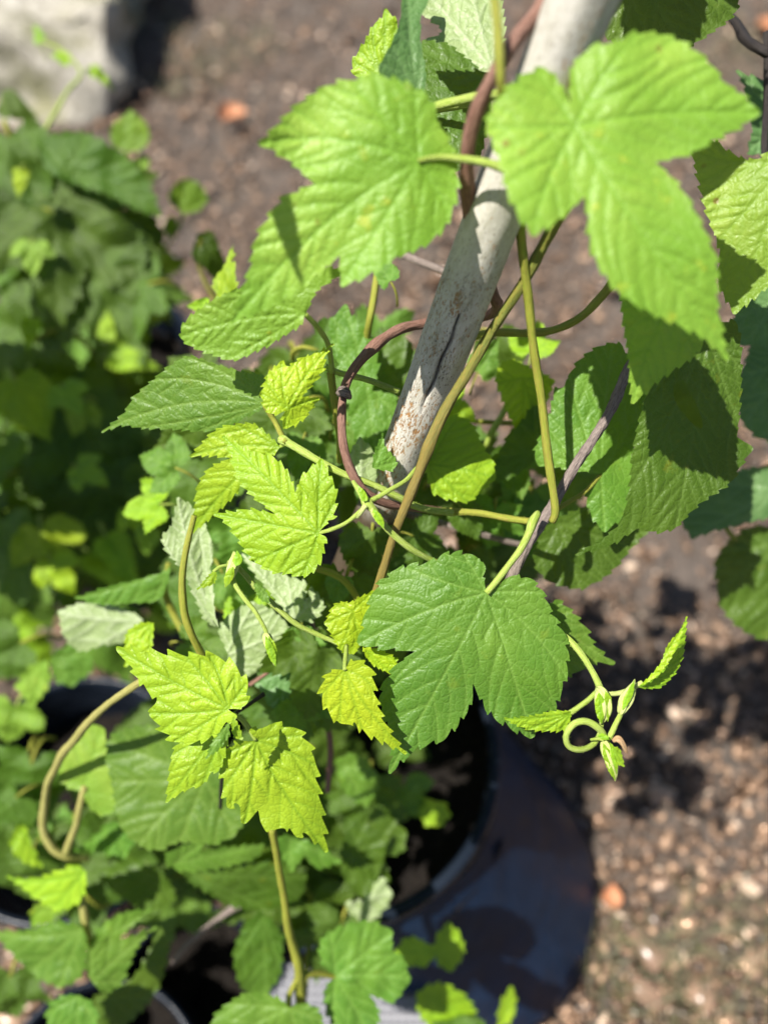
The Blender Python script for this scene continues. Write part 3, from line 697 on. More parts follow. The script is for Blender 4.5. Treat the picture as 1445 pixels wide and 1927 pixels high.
tube('stem', [(1075, 370, .315, 14), (1045, 420, .322, 14), (1015, 475, .33, 14), (985, 530, .337, 13.5), (950, 585, .344, 13.5), (915, 640, .35, 13), (880, 695, .354, 12.5), (850, 745, .357, 12.5), (822, 810, .360, 12.5), (795, 875, .363, 12), (770, 935, .365, 11.5), (745, 1000, .368, 11), (725, 1060, .372, 10.5), (705, 1115, .378, 10.5), (685, 1170, .39, 10)], SM['olivetan'], up, 16, .05, 160, 90, nodes=(.565,))
tube('stem', [(885, 633, .42, 9), (930, 626, .41, 9.5), (985, 627, .40, 9.5), (1040, 620, .395, 10), (1090, 597, .39, 10.5), (1125, 565, .385, 11), (1150, 535, .38, 11), (1170, 500, .375, 11)], SM['olive'], up, 12, .06, 160, 10)
tube('stem', [(812, 203, .33, 10), (850, 194, .325, 11), (895, 184, .318, 12), (940, 176, .31, 11), (985, 160, .30, 10)], SM['green'], up, 12, .06)
tube('stem', [(760, 480, .46, 9), (790, 492, .455, 9), (830, 508, .45, 9), (870, 530, .45, 9)], SM['grey'], up, 10, .06)

gl(up, 1110, -870, .26, 420, 80, 'dark', 'five', 0, 0, var=0, rnd=random.Random(1))          # out of the picture above: shades the dark leaf at the top
leaf(up, [(-352, -562, 't'), (-328, -650), (-312, -760), (-330, -860), (-372, -900, 'n'), (-402, -850), (-398, -740), (-378, -650)], (-372, -895), [(-352, -566), (-315, -760), (-398, -740)], .15, 'near', tl=30, amp=6, sp=9, seed=95)  # unseen leaf, added to cast the wedge shadow on the big upper left leaf
# ------------------------------------------------------------------ middle left bine
ml = thing('hop_vine', P(700, 1100, .48), 'hop bine with glowing serrated young leaves just left of the stake', 'climbing plant', 'hop bines climbing the stake')
leaf(ml, [(191, 814, 't'), (234, 776), (252, 747), (288, 715), (320, 688), (356, 670), (396, 682), (450, 698), (497, 708), (502, 735), (498, 763, 'n'), (480, 778), (457, 788), (425, 806), (381, 812), (331, 808), (270, 806), (232, 801)],
     (500, 760), [(193, 812, 340, 735), (288, 716, 390, 700), (356, 674, 440, 700), (270, 804, 380, 790), (380, 810)], .375, 'mid', (-.25, .4), (.08, 0, .12), 20, 5.5, 2.6, 2.4, seed=21, wave=.008, vs=34, stalk=[(498, 762, .375, 6), (515, 790, .378, 7), (530, 820, .376, 7), (538, 832, .372, 7)], smat='olive')
leaf(ml, [(627, 647, 't'), (613, 668), (608, 697), (588, 724), (569, 746, 'n'), (601, 750, 't'), (588, 768), (572, 788), (556, 800), (536, 806, 't'), (530, 790), (536, 774, 'n'), (515, 780), (498, 768), (491, 742, 't'), (499, 715), (512, 695), (531, 679, 't'), (542, 688), (569, 673), (597, 663)],
     (541, 770), [(626, 649, 572, 700), (530, 684, 530, 730), (493, 743, 515, 750), (600, 750, 570, 757), (537, 803), (500, 718)], .352, 'yellow', (.25, .25), (.1, 0, .25), 17, 7, 2.2, 2.6, seed=22, wave=.02)
leaf(ml, [(358, 859, 't'), (381, 833), (408, 808), (446, 798), (478, 798), (505, 818), (528, 842, 'n'), (500, 870), (470, 885), (450, 922), (418, 956), (385, 985), (360, 1006, 't'), (367, 950), (372, 915), (396, 880), (434, 862, 'n'), (400, 858)],
     (526, 842), [(362, 1002, 440, 885), (360, 858, 440, 828), (446, 800), (485, 800)], .382, 'young', (.05, .3), (.25, 0, .12), 17, 5.5, 2.6, 3.0, seed=23, stalk=[(526, 842, .383, 5), (535, 836, .382, 6), (545, 832, .376, 7)])
leaf(ml, [(419, 820, 't'), (445, 835), (480, 850), (515, 860), (536, 880), (549, 905), (556, 927, 'n'), (566, 900), (583, 882), (605, 863, 't'), (619, 891), (632, 920), (632, 949), (628, 974), (614, 985), (600, 1003, 'n'), (613, 1012), (610, 1031), (605, 1053), (590, 1075), (569, 1085), (536, 1079), (510, 1076), (479, 1057), (457, 1031), (432, 992), (403, 967, 't'), (440, 962), (475, 958), (517, 967, 'n'), (486, 943), (461, 920), (444, 893), (435, 860)],
     (599, 1003), [(421, 822, 520, 915), (405, 968, 500, 985), (605, 866, 598, 930), (479, 1056, 540, 1030), (569, 1083, 590, 1040), (630, 945)], .362, 'young', (-.12, .12), (.16, .1, .10), 22, 7, 2.3, 4.0, seed=24, wave=.014, stalk=[(599, 1003, .363, 5), (622, 997, .361, 5.5), (650, 985, .360, 5.5), (675, 965, .358, 6), (690, 950, .357, 7)], hairs=40)
leaf(ml, [(335, 936, 't'), (352, 945), (366, 960), (375, 1000), (386, 1080), (395, 1150), (408, 1181, 'n'), (385, 1165), (365, 1120), (345, 1075), (312, 1035), (306, 1008), (322, 990)],
     (405, 1178), [(337, 940, 350, 1040), (310, 1020, 345, 1090)], .43, 'mid', (.3, .1), (0, 0, .1), 17, 6, 2.8, 2.5, True, seed=25)
leaf(ml, [(366, 965), (385, 985), (400, 1022, 't'), (401, 1050), (396, 1072), (402, 1110), (404, 1150), (412, 1182, 'n'), (392, 1150), (372, 1090), (362, 1020)],
     (410, 1178), [(395, 1020), (375, 1000)], .425, 'mid', (-.3, .1), (0, 0, .05), 24, 3, 2.8, 2.5, True, seed=26)
leaf(ml, [(452, 1040, 't'), (495, 1060), (540, 1083), (575, 1096), (602, 1122), (609, 1144), (585, 1170), (548, 1163, 'n'), (520, 1130), (500, 1105), (475, 1075)],
     (556, 1166), [(455, 1042, 520, 1110), (600, 1122), (540, 1085)], .42, 'mid', (0, -.1), (0, 0, .08), 19, 6, 2.8, 2.4, True, seed=27)
leaf(ml, [(475, 1132, 't'), (515, 1150), (545, 1185), (530, 1215), (500, 1245), (468, 1272), (445, 1262), (425, 1220), (412, 1182), (440, 1150)],
     (425, 1235), [(478, 1136, 450, 1180), (540, 1187), (470, 1268)], .435, 'mid', (0, .1), (0, 0, .08), 18, 4, 2.8, 2.4, True, seed=28)
leaf(ml, [(620, 608), (650, 572, 't'), (668, 600), (700, 640), (712, 690), (700, 735, 'n'), (740, 745), (765, 800), (740, 850), (705, 870, 't'), (670, 830), (655, 760), (640, 700), (625, 650)],
     (690, 720), [(650, 577), (705, 862), (625, 640), (760, 800)], .44, 'mid', (.1, .1), (0, .1, .1), 26, 7, 4, 2.8, seed=29)
leaf(ml, [(690, 640), (735, 615), (775, 650), (780, 700, 't'), (750, 745), (700, 740), (690, 690)], (700, 735), [(778, 690), (735, 620)], .47, 'dark', (.1, 0), (0, 0, 0), 24, 6, 4, 2.6, seed=30)
leaf(ml, [(677, 822, 't'), (700, 845), (712, 880), (705, 905), (680, 912, 'n'), (655, 892), (660, 850)], (680, 905), [(678, 826), (660, 855)], .40, 'mid', (.2, 0), (0, 0, .1), 18, 3, 2.8, 2.4, True, seed=31)
leaf(ml, [(720, 815, 't'), (725, 840), (745, 865), (740, 885), (720, 885), (700, 880, 'n'), (705, 850)], (705, 880), [(722, 820), (742, 870)], .385, 'mid', (.2, .1), (0, 0, .1), 14, 4, 2.8, 2.4, seed=32)
tube('stem', [(528, 826, .376, 9), (540, 832, .374, 10), (570, 850, .372, 10), (610, 873, .37, 9.5), (655, 895, .37, 9), (700, 912, .372, 8.5), (745, 935, .376, 8.5), (790, 955, .385, 8), (850, 965, .40, 8)], SM['green'], ml, 14, .06, 60, 60, nodes=(.02,))
tube('stem', [(664, 905, .36, 4), (680, 930, .357, 7), (691, 947, .355, 10), (702, 960, .355, 9), (725, 992, .357, 8), (760, 1022, .36, 8), (790, 1042, .364, 7.5), (820, 1058, .370, 7), (880, 1085, .38, 7)], SM['green'], ml, 14, .07, 60, 70, nodes=(.16,))
tube('stem', [(691, 945, .355, 7), (712, 935, .357, 6.5), (740, 918, .36, 6), (765, 902, .364, 6), (785, 880, .37, 6)], SM['green'], ml, 12, .06, 60, 40)
tube('bud', [(700, 958, .352, 5), (708, 967, .351, 8), (716, 978, .351, 8), (722, 990, .352, 3)], SM['bud'], ml, 10, .12, 0, 0, 2)
tube('bud', [(672, 975, .356, 3), (680, 962, .354, 6), (688, 950, .353, 8)], SM['bud'], ml, 10, .12, 0, 0, 2)
tube('stem', [(612, 690, .385, 8), (640, 702, .387, 7), (690, 715, .39, 7), (750, 737, .40, 7)], SM['green'], ml, 12, .06)
tube('stem', [(622, 700, .385, 8), (630, 760, .39, 8), (638, 820, .40, 8), (640, 870, .41, 8)], SM['olive'], ml, 12, .06)
tube('stem', [(712, 500, .43, 8), (704, 550, .43, 8), (696, 600, .43, 8), (690, 640, .44, 8)], SM['olive'], ml, 12, .06)
tube('stem', [(366, 970, .39, 7), (352, 1030, .392, 8.5), (343, 1090, .394, 9), (347, 1150, .397, 9), (362, 1195, .40, 9), (385, 1240, .41, 9)], SM['olive'], ml, 14, .05, 60, 10)
tube('stem', [(590, 1068, .40, 8), (625, 1080, .40, 8.5), (655, 1102, .40, 8.5), (680, 1140, .405, 8.5)], SM['olive'], ml, 12, .06)
# drooping shoot tip below the glowing leaf
tube('shoot_tip', [(640, 1212, .385, 6), (595, 1192, .383, 6.5), (560, 1175, .38, 7), (530, 1152, .378, 7), (505, 1130, .377, 7.5), (480, 1105, .376, 7), (455, 1075, .374, 6), (440, 1062, .372, 8), (430, 1060, .37, 7)], SM['green'], ml, 12, .06, 60, 50)
tube('shoot_tip', [(436, 1068, .37, 5), (440, 1095, .367, 5.5), (458, 1125, .365, 5.5), (480, 1152, .364, 5.5), (497, 1180, .364, 5.5), (503, 1195, .364, 5)], SM['green'], ml, 12, .06, 60, 60)
tube('bud', [(498, 1193, .363, 5), (503, 1200, .362, 9), (508, 1220, .362, 9), (514, 1238, .363, 7), (517, 1252, .364, 1.5)], SM['bud'], ml, 24, .18, 60, 0, 2)
tube('bud', [(440, 1038, .37, 2), (443, 1050, .368, 10), (440, 1064, .367, 12), (434, 1080, .367, 11), (424, 1105, .368, 1.5)], SM['bud'], ml, 24, .18, 60, 0, 2)
tube('stem', [(432, 1063, .369, 4), (415, 1066, .368, 4.5), (402, 1076, .367, 4.5)], SM['green'], ml, 8)
leaf(ml, [(371, 1109, 't'), (385, 1092), (398, 1078), (408, 1076, 'n'), (407, 1090), (400, 1100)], (406, 1078), [(373, 1108), (385, 1093), (402, 1098)], .366, 'young', (0, .2), (0, 0, .3), 9, 3, 1.6, 1.5, seed=33)
leaf(ml, [(508, 1136, 't'), (490, 1128), (480, 1110), (478, 1095, 'n'), (495, 1105), (505, 1120)], (480, 1098), [(507, 1134), (484, 1115), (500, 1115)], .366, 'mid', (0, .2), (0, 0, .3), 9, 3, 1.6, 1.5, seed=34)

# ------------------------------------------------------------------ centre bine: the green leaf in focus, yellow leaves and the curling tip
ce = thing('hop_vine', P(900, 1250, .50), 'hop bine with the large mid green centre leaf and a curling tip at right', 'climbing plant', 'hop bines climbing the stake')
leaf(ce, [(909, 1094), (911, 1070), (905, 1056, 't'), (873, 1042), (839, 1045), (801, 1062), (765, 1066), (728, 1087), (710, 1106), (692, 1148), (684, 1178), (673, 1212, 't'), (724, 1219), (752, 1222), (780, 1226, 'n'), (750, 1250), (724, 1286), (716, 1322), (728, 1360), (740, 1405), (731, 1457, 't'), (767, 1419), (803, 1399), (834, 1388), (866, 1352), (884, 1324), (890, 1287, 'n'), (906, 1315), (925, 1343), (960, 1366), (1001, 1390, 't'), (1018, 1346), (1042, 1333), (1050, 1305), (1062, 1277), (1066, 1230), (1059, 1195), (1037, 1155), (1019, 1115), (988, 1088), (954, 1090), (930, 1106), (916, 1116, 'n')],
     (915, 1116), [(733, 1452, 850, 1250), (675, 1211, 800, 1140), (1000, 1387, 955, 1230), (1062, 1270, 1000, 1170), (765, 1068, 840, 1100), (873, 1044, 895, 1080), (1015, 1115, 960, 1110)], .366, 'mid', (.05, .06), (.14, .12, .05), 33, 8, 2.3, 2.8, seed=41, wave=.012, rt=True, vs=52,
     stalk=[(915, 1116, .366, 7), (935, 1092, .366, 7.5), (958, 1060, .366, 7.5), (980, 1030, .367, 8), (996, 1000, .369, 9), (1003, 980, .372, 11), (1012, 965, .375, 9)], hairs=70)
leaf(ce, [(702, 1112, 't'), (680, 1122), (659, 1133), (630, 1137), (611, 1173, 't'), (627, 1201), (641, 1224), (666, 1232, 'n'), (685, 1205), (695, 1180), (712, 1150), (725, 1125)],
     (664, 1150), [(640, 1222, 655, 1190), (612, 1173), (680, 1220), (700, 1115), (630, 1138)], .376, 'yellow', (.1, .2), (.1, 0, .2), 13, 5, 2.2, 2.4, seed=42)
leaf(ce, [(765, 1419, 't'), (742, 1408), (717, 1395), (702, 1388), (681, 1375), (663, 1361), (639, 1362), (625, 1349), (612, 1330), (604, 1306), (609, 1277), (625, 1262), (648, 1260, 'n'), (664, 1243), (688, 1248), (702, 1270), (706, 1306), (715, 1335), (726, 1363), (745, 1392)],
     (649, 1261), [(763, 1417, 680, 1330), (640, 1362, 640, 1310), (607, 1305), (705, 1300, 690, 1270), (682, 1374)], .356, 'yellow', (-.1, .25), (.1, .1, .12), 26, 10, 2.2, 2.8, seed=43, stalk=[(649, 1261, .356, 4.5), (650, 1240, .362, 5), (652, 1215, .372, 5)])
leaf(ce, [(684, 1219), (720, 1225), (749, 1240, 't'), (742, 1255), (735, 1268, 't'), (713, 1258), (695, 1245)], (690, 1225), [(748, 1241), (735, 1265), (713, 1256)], .385, 'yellow', (.1, .2), (0, 0, .1), 12, 4, 2.2, 2.2, seed=44)
leaf(ce, [(1040, 1130), (1075, 1150), (1100, 1180), (1120, 1215), (1157, 1249, 't'), (1110, 1250), (1075, 1270), (1050, 1260), (1030, 1200)], (1030, 1160), [(1155, 1248, 1090, 1210), (1075, 1150), (1070, 1265)], .40, 'mid', (.1, .1), (.1, 0, .1), 26, 8, 3, 2.8, seed=45)
tube('stem', [(1020, 1180, .385, 8), (1045, 1190, .38, 8), (1070, 1206, .377, 8), (1098, 1238, .374, 8), (1118, 1270, .371, 8), (1131, 1300, .369, 8.5)], SM['green'], ce, 14, .07, 60, 50)
tube('bud', [(1122, 1296, .368, 6), (1130, 1302, .366, 13), (1136, 1318, .365, 18), (1138, 1336, .365, 17), (1134, 1352, .366, 9), (1129, 1362, .367, 2)], SM['bud'], ce, 24, .14, 90, 0, 2)
tube('stem', [(1144, 1306, .369, 5.5), (1165, 1304, .37, 5.5), (1188, 1296, .37, 5.5), (1208, 1284, .37, 6)], SM['bud'], ce, 10, .06, 0, 20)
tube('stem', [(1122, 1302, .369, 6), (1108, 1318, .368, 6), (1090, 1331, .367, 6), (1072, 1342, .366, 7)], SM['green'], ce, 10, .06, 0, 30)
leaf(ce, [(1292, 1160, 't'), (1289, 1200), (1285, 1232), (1272, 1264), (1245, 1292), (1225, 1296), (1200, 1294, 'n'), (1225, 1272), (1245, 1245), (1255, 1218), (1275, 1195)], (1204, 1291), [(1291, 1164, 1262, 1240), (1283, 1235), (1272, 1262), (1248, 1290)], .366, 'young', (.3, 0), (0, 0, .5), 14, 4, 1.8, 3, seed=46)
leaf(ce, [(1292, 1160, 't'), (1280, 1185), (1262, 1205), (1252, 1222), (1243, 1246), (1224, 1270), (1200, 1292, 'n'), (1232, 1275), (1258, 1245), (1275, 1210)], (1204, 1290), [(1291, 1164, 1258, 1232), (1253, 1222), (1240, 1250)], .362, 'yellow', (-.3, 0), (0, 0, .2), 13, 3, 1.8, 3, seed=47)
leaf(ce, [(948, 1352, 't'), (975, 1350), (1005, 1346), (1040, 1338), (1074, 1338, 'n'), (1072, 1356), (1060, 1374), (1030, 1376), (1000, 1374), (970, 1364)], (1073, 1343), [(951, 1353, 1020, 1352), (1055, 1374), (1025, 1376), (995, 1372)], .358, 'young', (0, .3), (0, 0, .3), 14, 5, 1.8, 3.2, seed=48)
ring = [(1135 + 0, 1352, .367, 5), (1142, 1362, .364, 6)]
ring = [(1140, 1392, .362, 7), (1128, 1372, .359, 8), (1105, 1358, .358, 8), (1082, 1362, .358, 8), (1067, 1382, .359, 8), (1070, 1403, .361, 8), (1090, 1410, .363, 7.5), (1112, 1402, .366, 7), (1126, 1384, .369, 6.5), (1131, 1362, .370, 6), (1132, 1345, .370, 6)]
tube('curled_tip', ring, SM['green'], ce, 12, .06, 60, 70, 2.5)
tube('stem', [(1110, 1392, .364, 3), (1128, 1390, .363, 5), (1142, 1392, .362, 7), (1150, 1380, .362, 7), (1158, 1362, .362, 6.5), (1170, 1338, .362, 6)], SM['green'], ce, 12, .06, 60, 20)
tube('bud', [(1166, 1342, .362, 6), (1170, 1335, .361, 9), (1178, 1318, .361, 13), (1186, 1302, .362, 10), (1191, 1288, .363, 4), (1194, 1278, .364, 1)], SM['bud'], ce, 24, .16, 120, 0, 2)
tube('bud', [(1136, 1395, .361, 7), (1140, 1408, .360, 12), (1147, 1430, .360, 13), (1154, 1452, .361, 7), (1157, 1470, .362, 1)], SM['bud'], ce, 24, .16, 120, 0, 2)
leaf(ce, [(1174, 1442, 't'), (1165, 1440), (1156, 1428), (1152, 1405, 'n'), (1164, 1408), (1170, 1422)], (1153, 1408), [(1173, 1440), (1160, 1432), (1168, 1418)], .356, 'young', (.2, 0), (0, 0, .3), 9, 3, 1.5, 1.6, seed=49)
tube('dry_husk', [(1152, 1394, .361, 3), (1162, 1390, .360, 6), (1170, 1398, .360, 5), (1176, 1410, .361, 4), (1180, 1418, .362, 1)], SM['husk'], ce, 8, .3, 0, 0, 2)

for o_, b_, dd, sd in (
  ([(1131, 1362, 't'), (1122, 1345), (1119, 1322), (1126, 1302, 'n'), (1136, 1318), (1138, 1342)], (1127, 1304), .360, 401),
  ([(1143, 1358, 't'), (1150, 1335), (1149, 1312), (1138, 1300, 'n'), (1137, 1325)], (1139, 1302), .361, 402),
  ([(1193, 1280, 't'), (1191, 1305), (1181, 1325), (1170, 1337, 'n'), (1172, 1315), (1182, 1296)], (1171, 1335), .358, 403),
  ([(1156, 1468, 't'), (1143, 1448), (1134, 1420), (1134, 1398, 'n'), (1148, 1415), (1155, 1440)], (1136, 1400), .357, 404),
  ([(1160, 1456, 't'), (1163, 1430), (1157, 1408), (1146, 1396, 'n'), (1150, 1425)], (1147, 1398), .356, 405),
  ([(1124, 1385, 't'), (1130, 1380), (1142, 1384), (1146, 1392, 'n'), (1134, 1392)], (1145, 1391), .357, 406)):
    leaf(ce, o_, b_, [o_[0]], dd, 'young', (.0, .1), (.1, 0, .35), 9, 1.2, 1.5, 1.0, seed=sd)
for o_, b_, dd, sd in (
  ([(424, 1106, 't'), (422, 1088), (430, 1072), (440, 1066, 'n'), (441, 1082), (434, 1096)], (439, 1067), .362, 411),
  ([(446, 1036, 't'), (455, 1048), (454, 1060), (443, 1066, 'n'), (438, 1054)], (444, 1064), .362, 412),
  ([(519, 1254, 't'), (508, 1240), (500, 1218), (500, 1196, 'n'), (512, 1212), (519, 1232)], (502, 1198), .358, 413),
  ([(521, 1250, 't'), (522, 1228), (516, 1208), (505, 1196, 'n'), (510, 1224)], (506, 1198), .359, 414),
  ([(722, 994, 't'), (708, 982), (701, 966), (702, 956, 'n'), (714, 966), (722, 980)], (703, 958), .348, 415),
  ([(672, 912, 't'), (686, 924), (692, 940), (682, 944, 'n'), (676, 930)], (684, 942), .351, 416)):
    leaf(ml, o_, b_, [o_[0]], dd, 'young', (.0, .1), (.1, 0, .35), 9, 1.0, 1.5, 1.0, seed=sd)

# ------------------------------------------------------------------ right bine
ri = thing('hop_vine', P(1050, 1020, .50), 'hop bine right of the stake with deep green shaded leaves, one with a hole', 'climbing plant', 'hop bines climbing the stake')
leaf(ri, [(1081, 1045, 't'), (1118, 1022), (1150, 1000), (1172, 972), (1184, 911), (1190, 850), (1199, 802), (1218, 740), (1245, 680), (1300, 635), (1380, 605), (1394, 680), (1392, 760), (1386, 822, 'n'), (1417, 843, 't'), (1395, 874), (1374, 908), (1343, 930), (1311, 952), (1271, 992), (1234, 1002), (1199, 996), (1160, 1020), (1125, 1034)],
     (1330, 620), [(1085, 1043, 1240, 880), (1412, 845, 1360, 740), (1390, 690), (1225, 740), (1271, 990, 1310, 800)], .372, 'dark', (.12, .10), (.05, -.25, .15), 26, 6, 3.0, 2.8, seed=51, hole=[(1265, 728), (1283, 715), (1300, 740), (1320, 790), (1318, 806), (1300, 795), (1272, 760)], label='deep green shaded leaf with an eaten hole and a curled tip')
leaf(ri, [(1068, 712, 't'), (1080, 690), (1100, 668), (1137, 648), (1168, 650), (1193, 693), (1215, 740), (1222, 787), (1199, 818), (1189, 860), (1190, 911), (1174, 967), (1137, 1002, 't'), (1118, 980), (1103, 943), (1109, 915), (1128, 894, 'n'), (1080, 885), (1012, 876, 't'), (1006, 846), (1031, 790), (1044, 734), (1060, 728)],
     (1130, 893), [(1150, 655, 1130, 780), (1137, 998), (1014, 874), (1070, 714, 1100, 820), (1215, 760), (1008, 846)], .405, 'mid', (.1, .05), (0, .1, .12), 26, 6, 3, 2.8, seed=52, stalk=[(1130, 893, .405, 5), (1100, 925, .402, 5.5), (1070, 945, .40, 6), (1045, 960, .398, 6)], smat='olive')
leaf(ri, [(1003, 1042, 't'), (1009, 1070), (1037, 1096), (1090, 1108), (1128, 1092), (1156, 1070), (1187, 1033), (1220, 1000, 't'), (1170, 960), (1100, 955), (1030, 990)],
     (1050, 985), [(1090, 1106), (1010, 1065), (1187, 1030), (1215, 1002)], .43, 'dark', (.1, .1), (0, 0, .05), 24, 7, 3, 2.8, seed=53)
leaf(ri, [(808, 820), (830, 792), (860, 782), (890, 800), (911, 844), (928, 868), (932, 901, 't'), (903, 928), (877, 945), (835, 937), (815, 927), (804, 899), (797, 873)],
     (806, 872), [(930, 899, 870, 880), (835, 935, 815, 905), (877, 943, 840, 905), (860, 785, 830, 830)], .415, 'young', (.1, -.1), (.1, .1, .2), 20, 6, 2.6, 3, seed=54)
leaf(ri, [(932, 712), (946, 682), (967, 678), (991, 688), (1015, 698), (1043, 716, 't'), (1032, 747), (1020, 780), (1008, 802), (985, 822, 't'), (963, 795), (946, 754)],
     (985, 710), [(985, 818), (935, 720), (1040, 720), (1010, 795)], .44, 'young', (.1, .1), (.2, 0, .15), 17, 6, 3, 3, seed=55, stalk=[(960, 745, .46, 7), (945, 780, .46, 7.5), (925, 815, .46, 7.5), (915, 840, .465, 7)])
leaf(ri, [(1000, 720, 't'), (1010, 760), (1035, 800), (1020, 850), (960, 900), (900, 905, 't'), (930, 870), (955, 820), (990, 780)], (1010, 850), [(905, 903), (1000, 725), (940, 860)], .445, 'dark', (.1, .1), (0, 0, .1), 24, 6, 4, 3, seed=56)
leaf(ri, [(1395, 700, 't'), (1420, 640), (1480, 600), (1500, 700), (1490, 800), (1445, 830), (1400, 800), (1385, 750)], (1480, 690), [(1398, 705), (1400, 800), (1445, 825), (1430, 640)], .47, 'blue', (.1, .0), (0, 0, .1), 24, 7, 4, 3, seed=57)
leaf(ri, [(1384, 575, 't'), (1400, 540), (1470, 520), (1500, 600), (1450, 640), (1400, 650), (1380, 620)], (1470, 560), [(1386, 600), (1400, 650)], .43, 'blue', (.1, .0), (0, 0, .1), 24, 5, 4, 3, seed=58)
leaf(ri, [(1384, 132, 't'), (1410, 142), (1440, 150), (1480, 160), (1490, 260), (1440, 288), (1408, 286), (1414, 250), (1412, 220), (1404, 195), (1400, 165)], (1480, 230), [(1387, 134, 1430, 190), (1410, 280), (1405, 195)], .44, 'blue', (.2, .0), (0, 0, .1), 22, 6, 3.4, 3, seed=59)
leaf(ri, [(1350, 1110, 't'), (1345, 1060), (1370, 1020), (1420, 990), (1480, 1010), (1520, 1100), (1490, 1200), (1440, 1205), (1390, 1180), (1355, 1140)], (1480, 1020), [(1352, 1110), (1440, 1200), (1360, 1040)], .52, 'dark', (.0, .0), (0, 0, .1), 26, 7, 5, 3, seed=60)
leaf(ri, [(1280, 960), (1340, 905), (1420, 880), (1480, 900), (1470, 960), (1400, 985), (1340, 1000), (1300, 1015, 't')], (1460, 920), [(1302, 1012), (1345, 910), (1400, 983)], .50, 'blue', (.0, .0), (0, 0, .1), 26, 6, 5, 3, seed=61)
tube('stem', [(815, 962, .41, 8), (850, 963, .405, 9), (900, 967, .40, 8.5), (950, 975, .392, 8.5), (1000, 982, .384, 9)], SM['olive'], ri, 12, .06, 60, 10)
tube('stem', [(760, 965, .45, 9), (830, 985, .45, 9), (900, 1005, .45, 9), (980, 1025, .46, 8)], SM['grey'], ri, 10, .06)
tube('stem', [(855, 790, .47, 7), (920, 795, .47, 7), (990, 798, .48, 7)], SM['olive'], ri, 10, .06)
tube('stem', [(1280, 960, .53, 5), (1380, 900, .53, 5), (1480, 850, .51, 5), (1510, 690, .48, 5), (1505, 600, .46, 5), (1500, 480, .45, 8), (1505, 340, .445, 7), (1490, 230, .445, 6)], SM['olive'], ri, 12, .06)
tube('stem', [(1120, 980, .46, 5), (1220, 960, .50, 5), (1320, 945, .53, 5), (1420, 940, .53, 5), (1475, 935, .51, 5)], SM['olive'], ri, 12, .06)
tube('stem', [(1345, 950, .52, 7), (1370, 1000, .52, 7), (1410, 1040, .53, 7), (1450, 1060, .54, 7)], SM['olive'], ri, 10, .06)

# ------------------------------------------------------------------ lower left bine: two glowing leaves and the broad dull leaf below them
lo = thing('hop_vine', P(480, 1420, .50), 'low hop bine with two yellow green leaves over a broad duller leaf', 'climbing plant', 'hop bines climbing the stake')
leaf(lo, [(218, 1218, 't'), (262, 1221), (302, 1228), (349, 1231), (392, 1232), (421, 1239), (446, 1256), (464, 1284), (467, 1309), (460, 1330), (430, 1335, 'n'), (446, 1348), (428, 1362), (396, 1389), (360, 1399), (331, 1396), (306, 1376), (281, 1342, 't'), (292, 1317), (270, 1291), (250, 1262)],
     (430, 1334), [(221, 1219, 330, 1290), (284, 1342, 360, 1345), (396, 1235, 420, 1280), (462, 1288), (331, 1394, 380, 1365), (350, 1234, 390, 1280)], .362, 'young', (-.1, .15), (.14, .12, .08), 34, 12, 2.3, 4.4, seed=71, wave=.014, vs=32)
leaf(lo, [(335, 1399), (322, 1432), (317, 1470), (313, 1511, 't'), (349, 1487), (381, 1477), (397, 1456), (414, 1448), (425, 1414), (430, 1370), (380, 1380)],
     (425, 1365), [(314, 1508, 370, 1430), (381, 1476), (325, 1420)], .378, 'young', (.0, .1), (.1, 0, .1), 20, 5, 2.6, 2.8, seed=72)
leaf(lo, [(471, 1374), (495, 1368), (518, 1363), (547, 1367), (572, 1387), (590, 1414), (594, 1446), (600, 1482), (606, 1522), (612, 1561), (615, 1605, 't'), (579, 1572), (557, 1572), (534, 1556), (510, 1565), (492, 1548), (486, 1525, 'n'), (472, 1540), (459, 1551, 't'), (448, 1518), (428, 1516), (421, 1482), (415, 1443), (422, 1414), (446, 1398), (482, 1393, 'n')],
     (482, 1393), [(613, 1601, 520, 1480), (461, 1547, 480, 1460), (420, 1485, 460, 1430), (594, 1440, 540, 1410), (565, 1385, 520, 1385), (420, 1420)], .382, 'young', (.05, .15), (.16, .1, .08), 38, 13, 2.3, 4.6, seed=73, wave=.014, vs=40, stalk=[(482, 1393, .382, 5), (470, 1375, .380, 6), (455, 1355, .376, 6), (440, 1345, .372, 6)])
leaf(lo, [(388, 1428, 't'), (398, 1400), (415, 1376), (432, 1358, 'n'), (430, 1385), (412, 1410)], (430, 1362), [(390, 1426), (400, 1400), (425, 1395)], .345, 'mid', (.1, .1), (0, 0, .3), 12, 4, 1.8, 2, seed=74)
leaf(lo, [(440, 1348, 't'), (450, 1366), (456, 1392), (440, 1385), (436, 1362)], (438, 1352), [(454, 1388), (440, 1380)], .35, 'young', (.1, .1), (0, 0, .3), 12, 3, 1.8, 2, seed=75)
leaf(lo, [(205, 1390), (240, 1372), (280, 1366), (330, 1385), (380, 1410), (420, 1440), (446, 1490), (460, 1540), (440, 1575, 't'), (395, 1590), (338, 1585), (300, 1600), (262, 1590), (227, 1554), (214, 1490), (200, 1430, 't')],
     (385, 1465), [(265, 1585, 310, 1520), (215, 1470, 300, 1470), (205, 1395, 300, 1430), (340, 1583, 360, 1530), (440, 1570)], .50, 'mid', (.0, .1), (0, 0, .05), 26, 7, 4.5, 3, seed=76)
